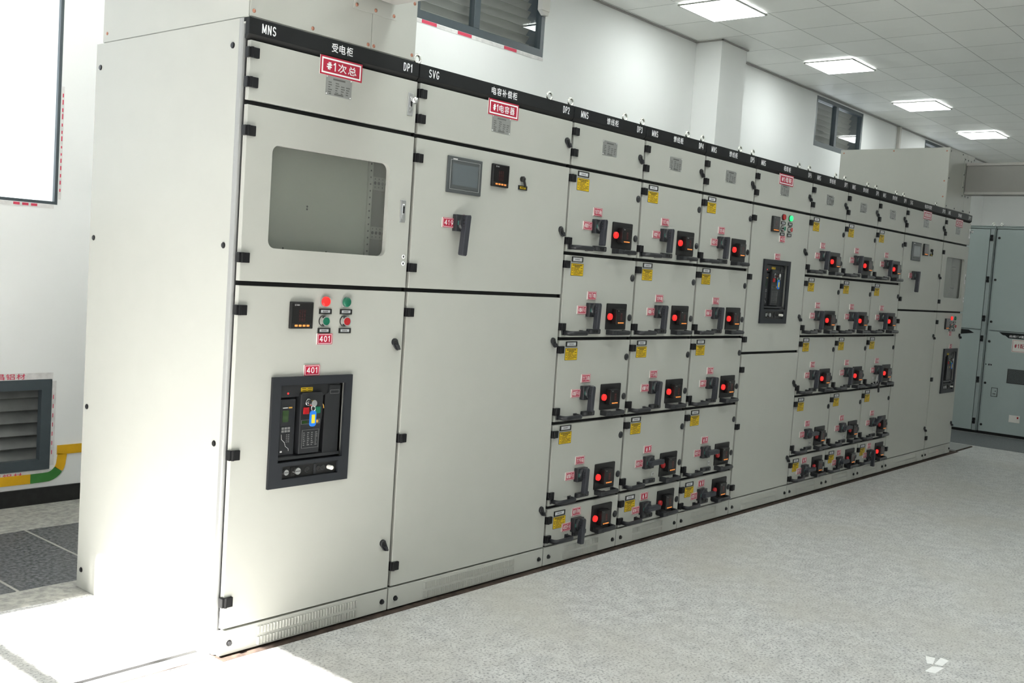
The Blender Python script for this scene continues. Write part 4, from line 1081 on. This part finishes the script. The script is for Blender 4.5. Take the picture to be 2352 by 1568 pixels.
def busduct(x0, w, label, zb=2.36):
    t = thing('bus_duct', (x0, -2.0, zb), label, 'metal duct', 'bus ducts crossing the aisle')
    L0, L1 = YF + 0.001 + 2.0, 1.991
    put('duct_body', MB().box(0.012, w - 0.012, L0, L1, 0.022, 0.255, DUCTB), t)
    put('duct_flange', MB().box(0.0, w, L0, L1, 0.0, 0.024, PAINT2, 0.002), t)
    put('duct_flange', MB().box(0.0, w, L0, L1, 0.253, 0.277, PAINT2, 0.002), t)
    return t
busbox(0.001, 0.768, 2.72, 'grey bus box on top of the near DP1 cabinet, running out of view', SCR, SCR)
busbox(7.085, 7.765, 2.72, 'grey bus box on top of the far DP11 cabinet', SCRD, SCR)
busduct(0.495, 0.145, 'grey bus duct leaving the near bus box at the upper left', 2.386)
busduct(7.515, 0.145, 'grey bus duct crossing the aisle from the far bus box at the right edge')

# ------------------------------------------------------------------ keys
def keytag(loc, label, yaw=0.0):
    t = thing('key_tag', loc, label, 'key tag', 'blue key tags hanging on the circuit breakers')
    t.rotation_euler = (0, 0, yaw)
    put('key_ring', MB().torus((0, 0, -0.010), 0.0105, 0.0011, CHROME, 'x', 20, 8).mesh('key_ring'), t)
    put('tag_body', MB().prism(flat(rrect(-0.0135, 0.0135, -0.076, -0.018, 0.010, 6)), -0.0025, 0.0025, BLUETAG, 0.001).mesh('tag_body'), t)
    put('paper_insert', MB().box(-0.0075, 0.0075, -0.0031, -0.0024, -0.064, -0.032, TAGY).mesh('paper_insert'), t)
keytag((0.332, -0.034, 0.876), 'blue key tag with yellow slip on the near breaker below plate 401')
keytag((XS[5] + 0.353, -0.034, 1.488), 'blue key tag with yellow slip on the bus coupler breaker below plate 400')
keytag((XS[10] + 0.439, -0.034, 0.876), 'blue key tag on the far breaker below plate 402')
k9 = thing('key_bunch', (XS[8] + 0.13, -0.046, LV[3] + 0.045), 'bunch of keys with a black fob hooked over a drawer handle under DP9', 'keys')
kk = MB().torus((0, 0, 0.012), 0.021, 0.0012, STEEL, 'x', 22, 8); put('key_ring', kk, k9)
put('key', MB().box(-0.05, -0.043, -0.002, 0.002, 0.0, 0.055, STEEL, 0.001).cyl((-0.046, 0.06), 0.009, -0.002, 0.002, STEEL, 'y', 16).mesh('key'), k9, rot=(0, math.radians(-20), 0))
put('key', MB().box(-0.004, 0.003, -0.004, -0.001, 0.0, 0.050, STEEL, 0.001).cyl((0, 0.054), 0.009, -0.004, -0.001, STEEL, 'y', 16).mesh('key'), k9, rot=(0, math.radians(15), 0))
put('key_fob', MB().prism(flat(rrect(0.018, 0.040, -0.075, -0.015, 0.006, 4)), -0.018, -0.010, BLACK, 0.001).mesh('key_fob'), k9, rot=(0, math.radians(-8), 0))

# ------------------------------------------------------------------ high-voltage cabinets at the far end
XF = 9.68
def hv(ya, yb, label, right):
    """ya > yb; door faces -x"""
    t = thing('high_voltage_cabinet', (XF, (ya + yb) / 2, 0), label, 'electrical cabinet', 'blue-grey high-voltage cabinets')
    c = (ya + yb) / 2; a, b = ya - c, yb - c
    put('body', MB().box(0.022, 1.4, b + 0.001, a - 0.001, 0.03, 2.215, FARD), t)
    put('plinth', MB().box(0.03, 1.35, b + 0.001, a - 0.001, 0.001, 0.03, GASKET), t)
    put('top_rail', MB().box(0.0, 0.3, b + 0.001, a - 0.001, 2.215, 2.224, FARP).box(0.01, 0.3, b + 0.001, a - 0.001, 2.236, 2.243, FARD).box(0.02, 0.3, b + 0.001, a - 0.001, 2.224, 2.236, FARP), t)
    d1, d0 = a - 0.02, b + 0.055
    up = put('upper_door', MB().box(0.0, 0.02, d0, d1, 1.128, 2.205, FARP, 0.002), t)
    lo = put('lower_door', MB().box(0.0, 0.02, d0, d1, 0.035, 1.118, FARP, 0.002), t)
    put('hinge_post', MB().box(0.003, 0.021, b + 0.010, d0 - 0.006, 0.03, 2.21, FARD, 0.001), t)
    hm = MB()
    for q in (-1, 1): hm.box(-0.014, 0.004, -0.013, 0.013, q * 0.030 - (0.026 if q > 0 else 0.002) , q * 0.030 + (0.002 if q > 0 else 0.026), HINGE, 0.002)
    hm.box(-0.011, 0.004, -0.010, 0.010, -0.030, 0.030, HINGE, 0.002)
    hm = hm.mesh('hinge')
    for z in (2.113, 1.667, 1.246): put('hinge', hm, up, (0, b + 0.034, z))
    for z in (1.03, 0.584, 0.133): put('hinge', hm, lo, (0, b + 0.034, z))
    lk = MB().cyl((0, 0), 0.0125, -0.006, 0, BLACK, 'x', 20).mesh('round_lock')
    for z in (2.113, 1.666, 1.217): put('round_lock', lk, up, (0, d1 - 0.002 - 0.014, z))
    for z in (1.006, 0.556, 0.104): put('round_lock', lk, lo, (0, d1 - 0.002 - 0.014, z))
    def nb(pts, x0, x1, m):
        mb = MB(); k = mb.mi(m); A = [mb.bm.verts.new((x0, y, z)) for y, z in pts]; B = [mb.bm.verts.new((x1, y, z)) for y, z in pts]; n = len(pts)
        mb.bm.faces.new(A); mb.bm.faces.new(B)
        for i in range(n): mb.bm.faces.new((A[i], A[(i + 1) % n], B[(i + 1) % n], B[i]))
        return mb
    m0 = 0.166 - 0.29
    ys = lambda v: a + (v - 0.29)            # offset of a photographed y on the right cabinet
    e0 = b + (a - ys(0.166)) + 0.055
    e1 = b + (a - ys(0.064)) + 0.055
    s = nb([(ys(0.166), 1.113), (ys(0.15), 1.103), (ys(0.13), 1.088), (ys(0.115), 1.083), (ys(0.10), 1.082), (ys(0.064), 1.056), (e1, 1.056), (e0 - 0.06, 1.083), (e0, 1.113)], -0.002, 0.0, HEADER)
    lb = put('name_strip', s, lo)
    if right:
        tx = MB().textx('出线(1#配', 0.1, ys(0.060), ys(-0.092), 1.066, 1.092, -0.0026, LETTER); put('strip_lettering', tx, lb)
        sg = MB().box(-0.003, 0.0, ys(-0.26), ys(0.024), 0.914, 1.047, ACRYL)
        sg.box(-0.0035, -0.003, ys(-0.255), ys(0.018), 1.038, 1.041, RED).box(-0.0035, -0.003, ys(-0.255), ys(0.018), 0.920, 0.923, RED).box(-0.0035, -0.003, ys(0.015), ys(0.018), 0.923, 1.038, RED)
        sg.textx('#1配', 0.13, ys(0.004), ys(-0.105), 0.958, 1.002, -0.0036, RED)
        put('title_plate', sg, lo)
        put('handle_socket', MB().cyl((ys(0.264), 0.757), 0.006, -0.003, 0, BLACK, 'x', 14), lo)
        put('arrow_label', MB().box(-0.001, 0, ys(0.205), ys(0.241), 0.747, 0.764, BLACK).box(-0.0014, -0.0009, ys(0.215), ys(0.228), 0.751, 0.757, WHITEP), lo)
        vm = MB().box(-0.002, 0, ys(-0.30), ys(0.042), 0.578, 0.732, MESH, 0.0008)
        for q in range(-2, 40):
            pass
        z = 0.588
        r = 0
        while z < 0.725:
            y = ys(0.034) - (0.005 if r % 2 else 0)
            while y > ys(-0.29):
                vm.box(-0.0026, -0.0019, y - 0.0032, y, z, z + 0.0032, FARD); y -= 0.010
            z += 0.0075; r += 1
        put('vent_mesh', vm, lo)
        sw = MB().box(-0.004, 0, ys(0.121), ys(0.185), 0.418, 0.514, BLACK, 0.001).box(-0.0048, -0.0036, ys(0.126), ys(0.180), 0.423, 0.509, FARP).cyl((ys(0.142), 0.478), 0.005, -0.008, -0.004, BLACK, 'x', 12).box(-0.012, -0.004, ys(0.138), ys(0.166), 0.446, 0.452, BLACK)
        put('lighting_switch', sw, lo)
        wl = MB().box(-0.006, 0, ys(-0.125), ys(-0.018), 0.168, 0.245, ACRYL, 0.001).box(-0.0085, -0.0055, ys(-0.112), ys(-0.097), 0.213, 0.233, REDL)
        put('indicator_box', wl, lo)
    ey = MB().torus((0.03, 0, 0.016), 0.014, 0.004, ZINC, 'x', 20, 8).mesh('lifting_eye')
    for y in ((a - 0.006, b + 0.055 - 0.10) if False else (a - 0.040, b + 0.035)):
        put('lifting_eye', ey, t, (0.0, y, 2.2425))
    return t
hv(0.290, -0.51, 'blue-grey high-voltage cabinet with vent mesh and red-lettered white plate at the right edge', True)
hv(1.095, 0.297, 'blue-grey high-voltage cabinet half hidden behind the far end of the row', False)
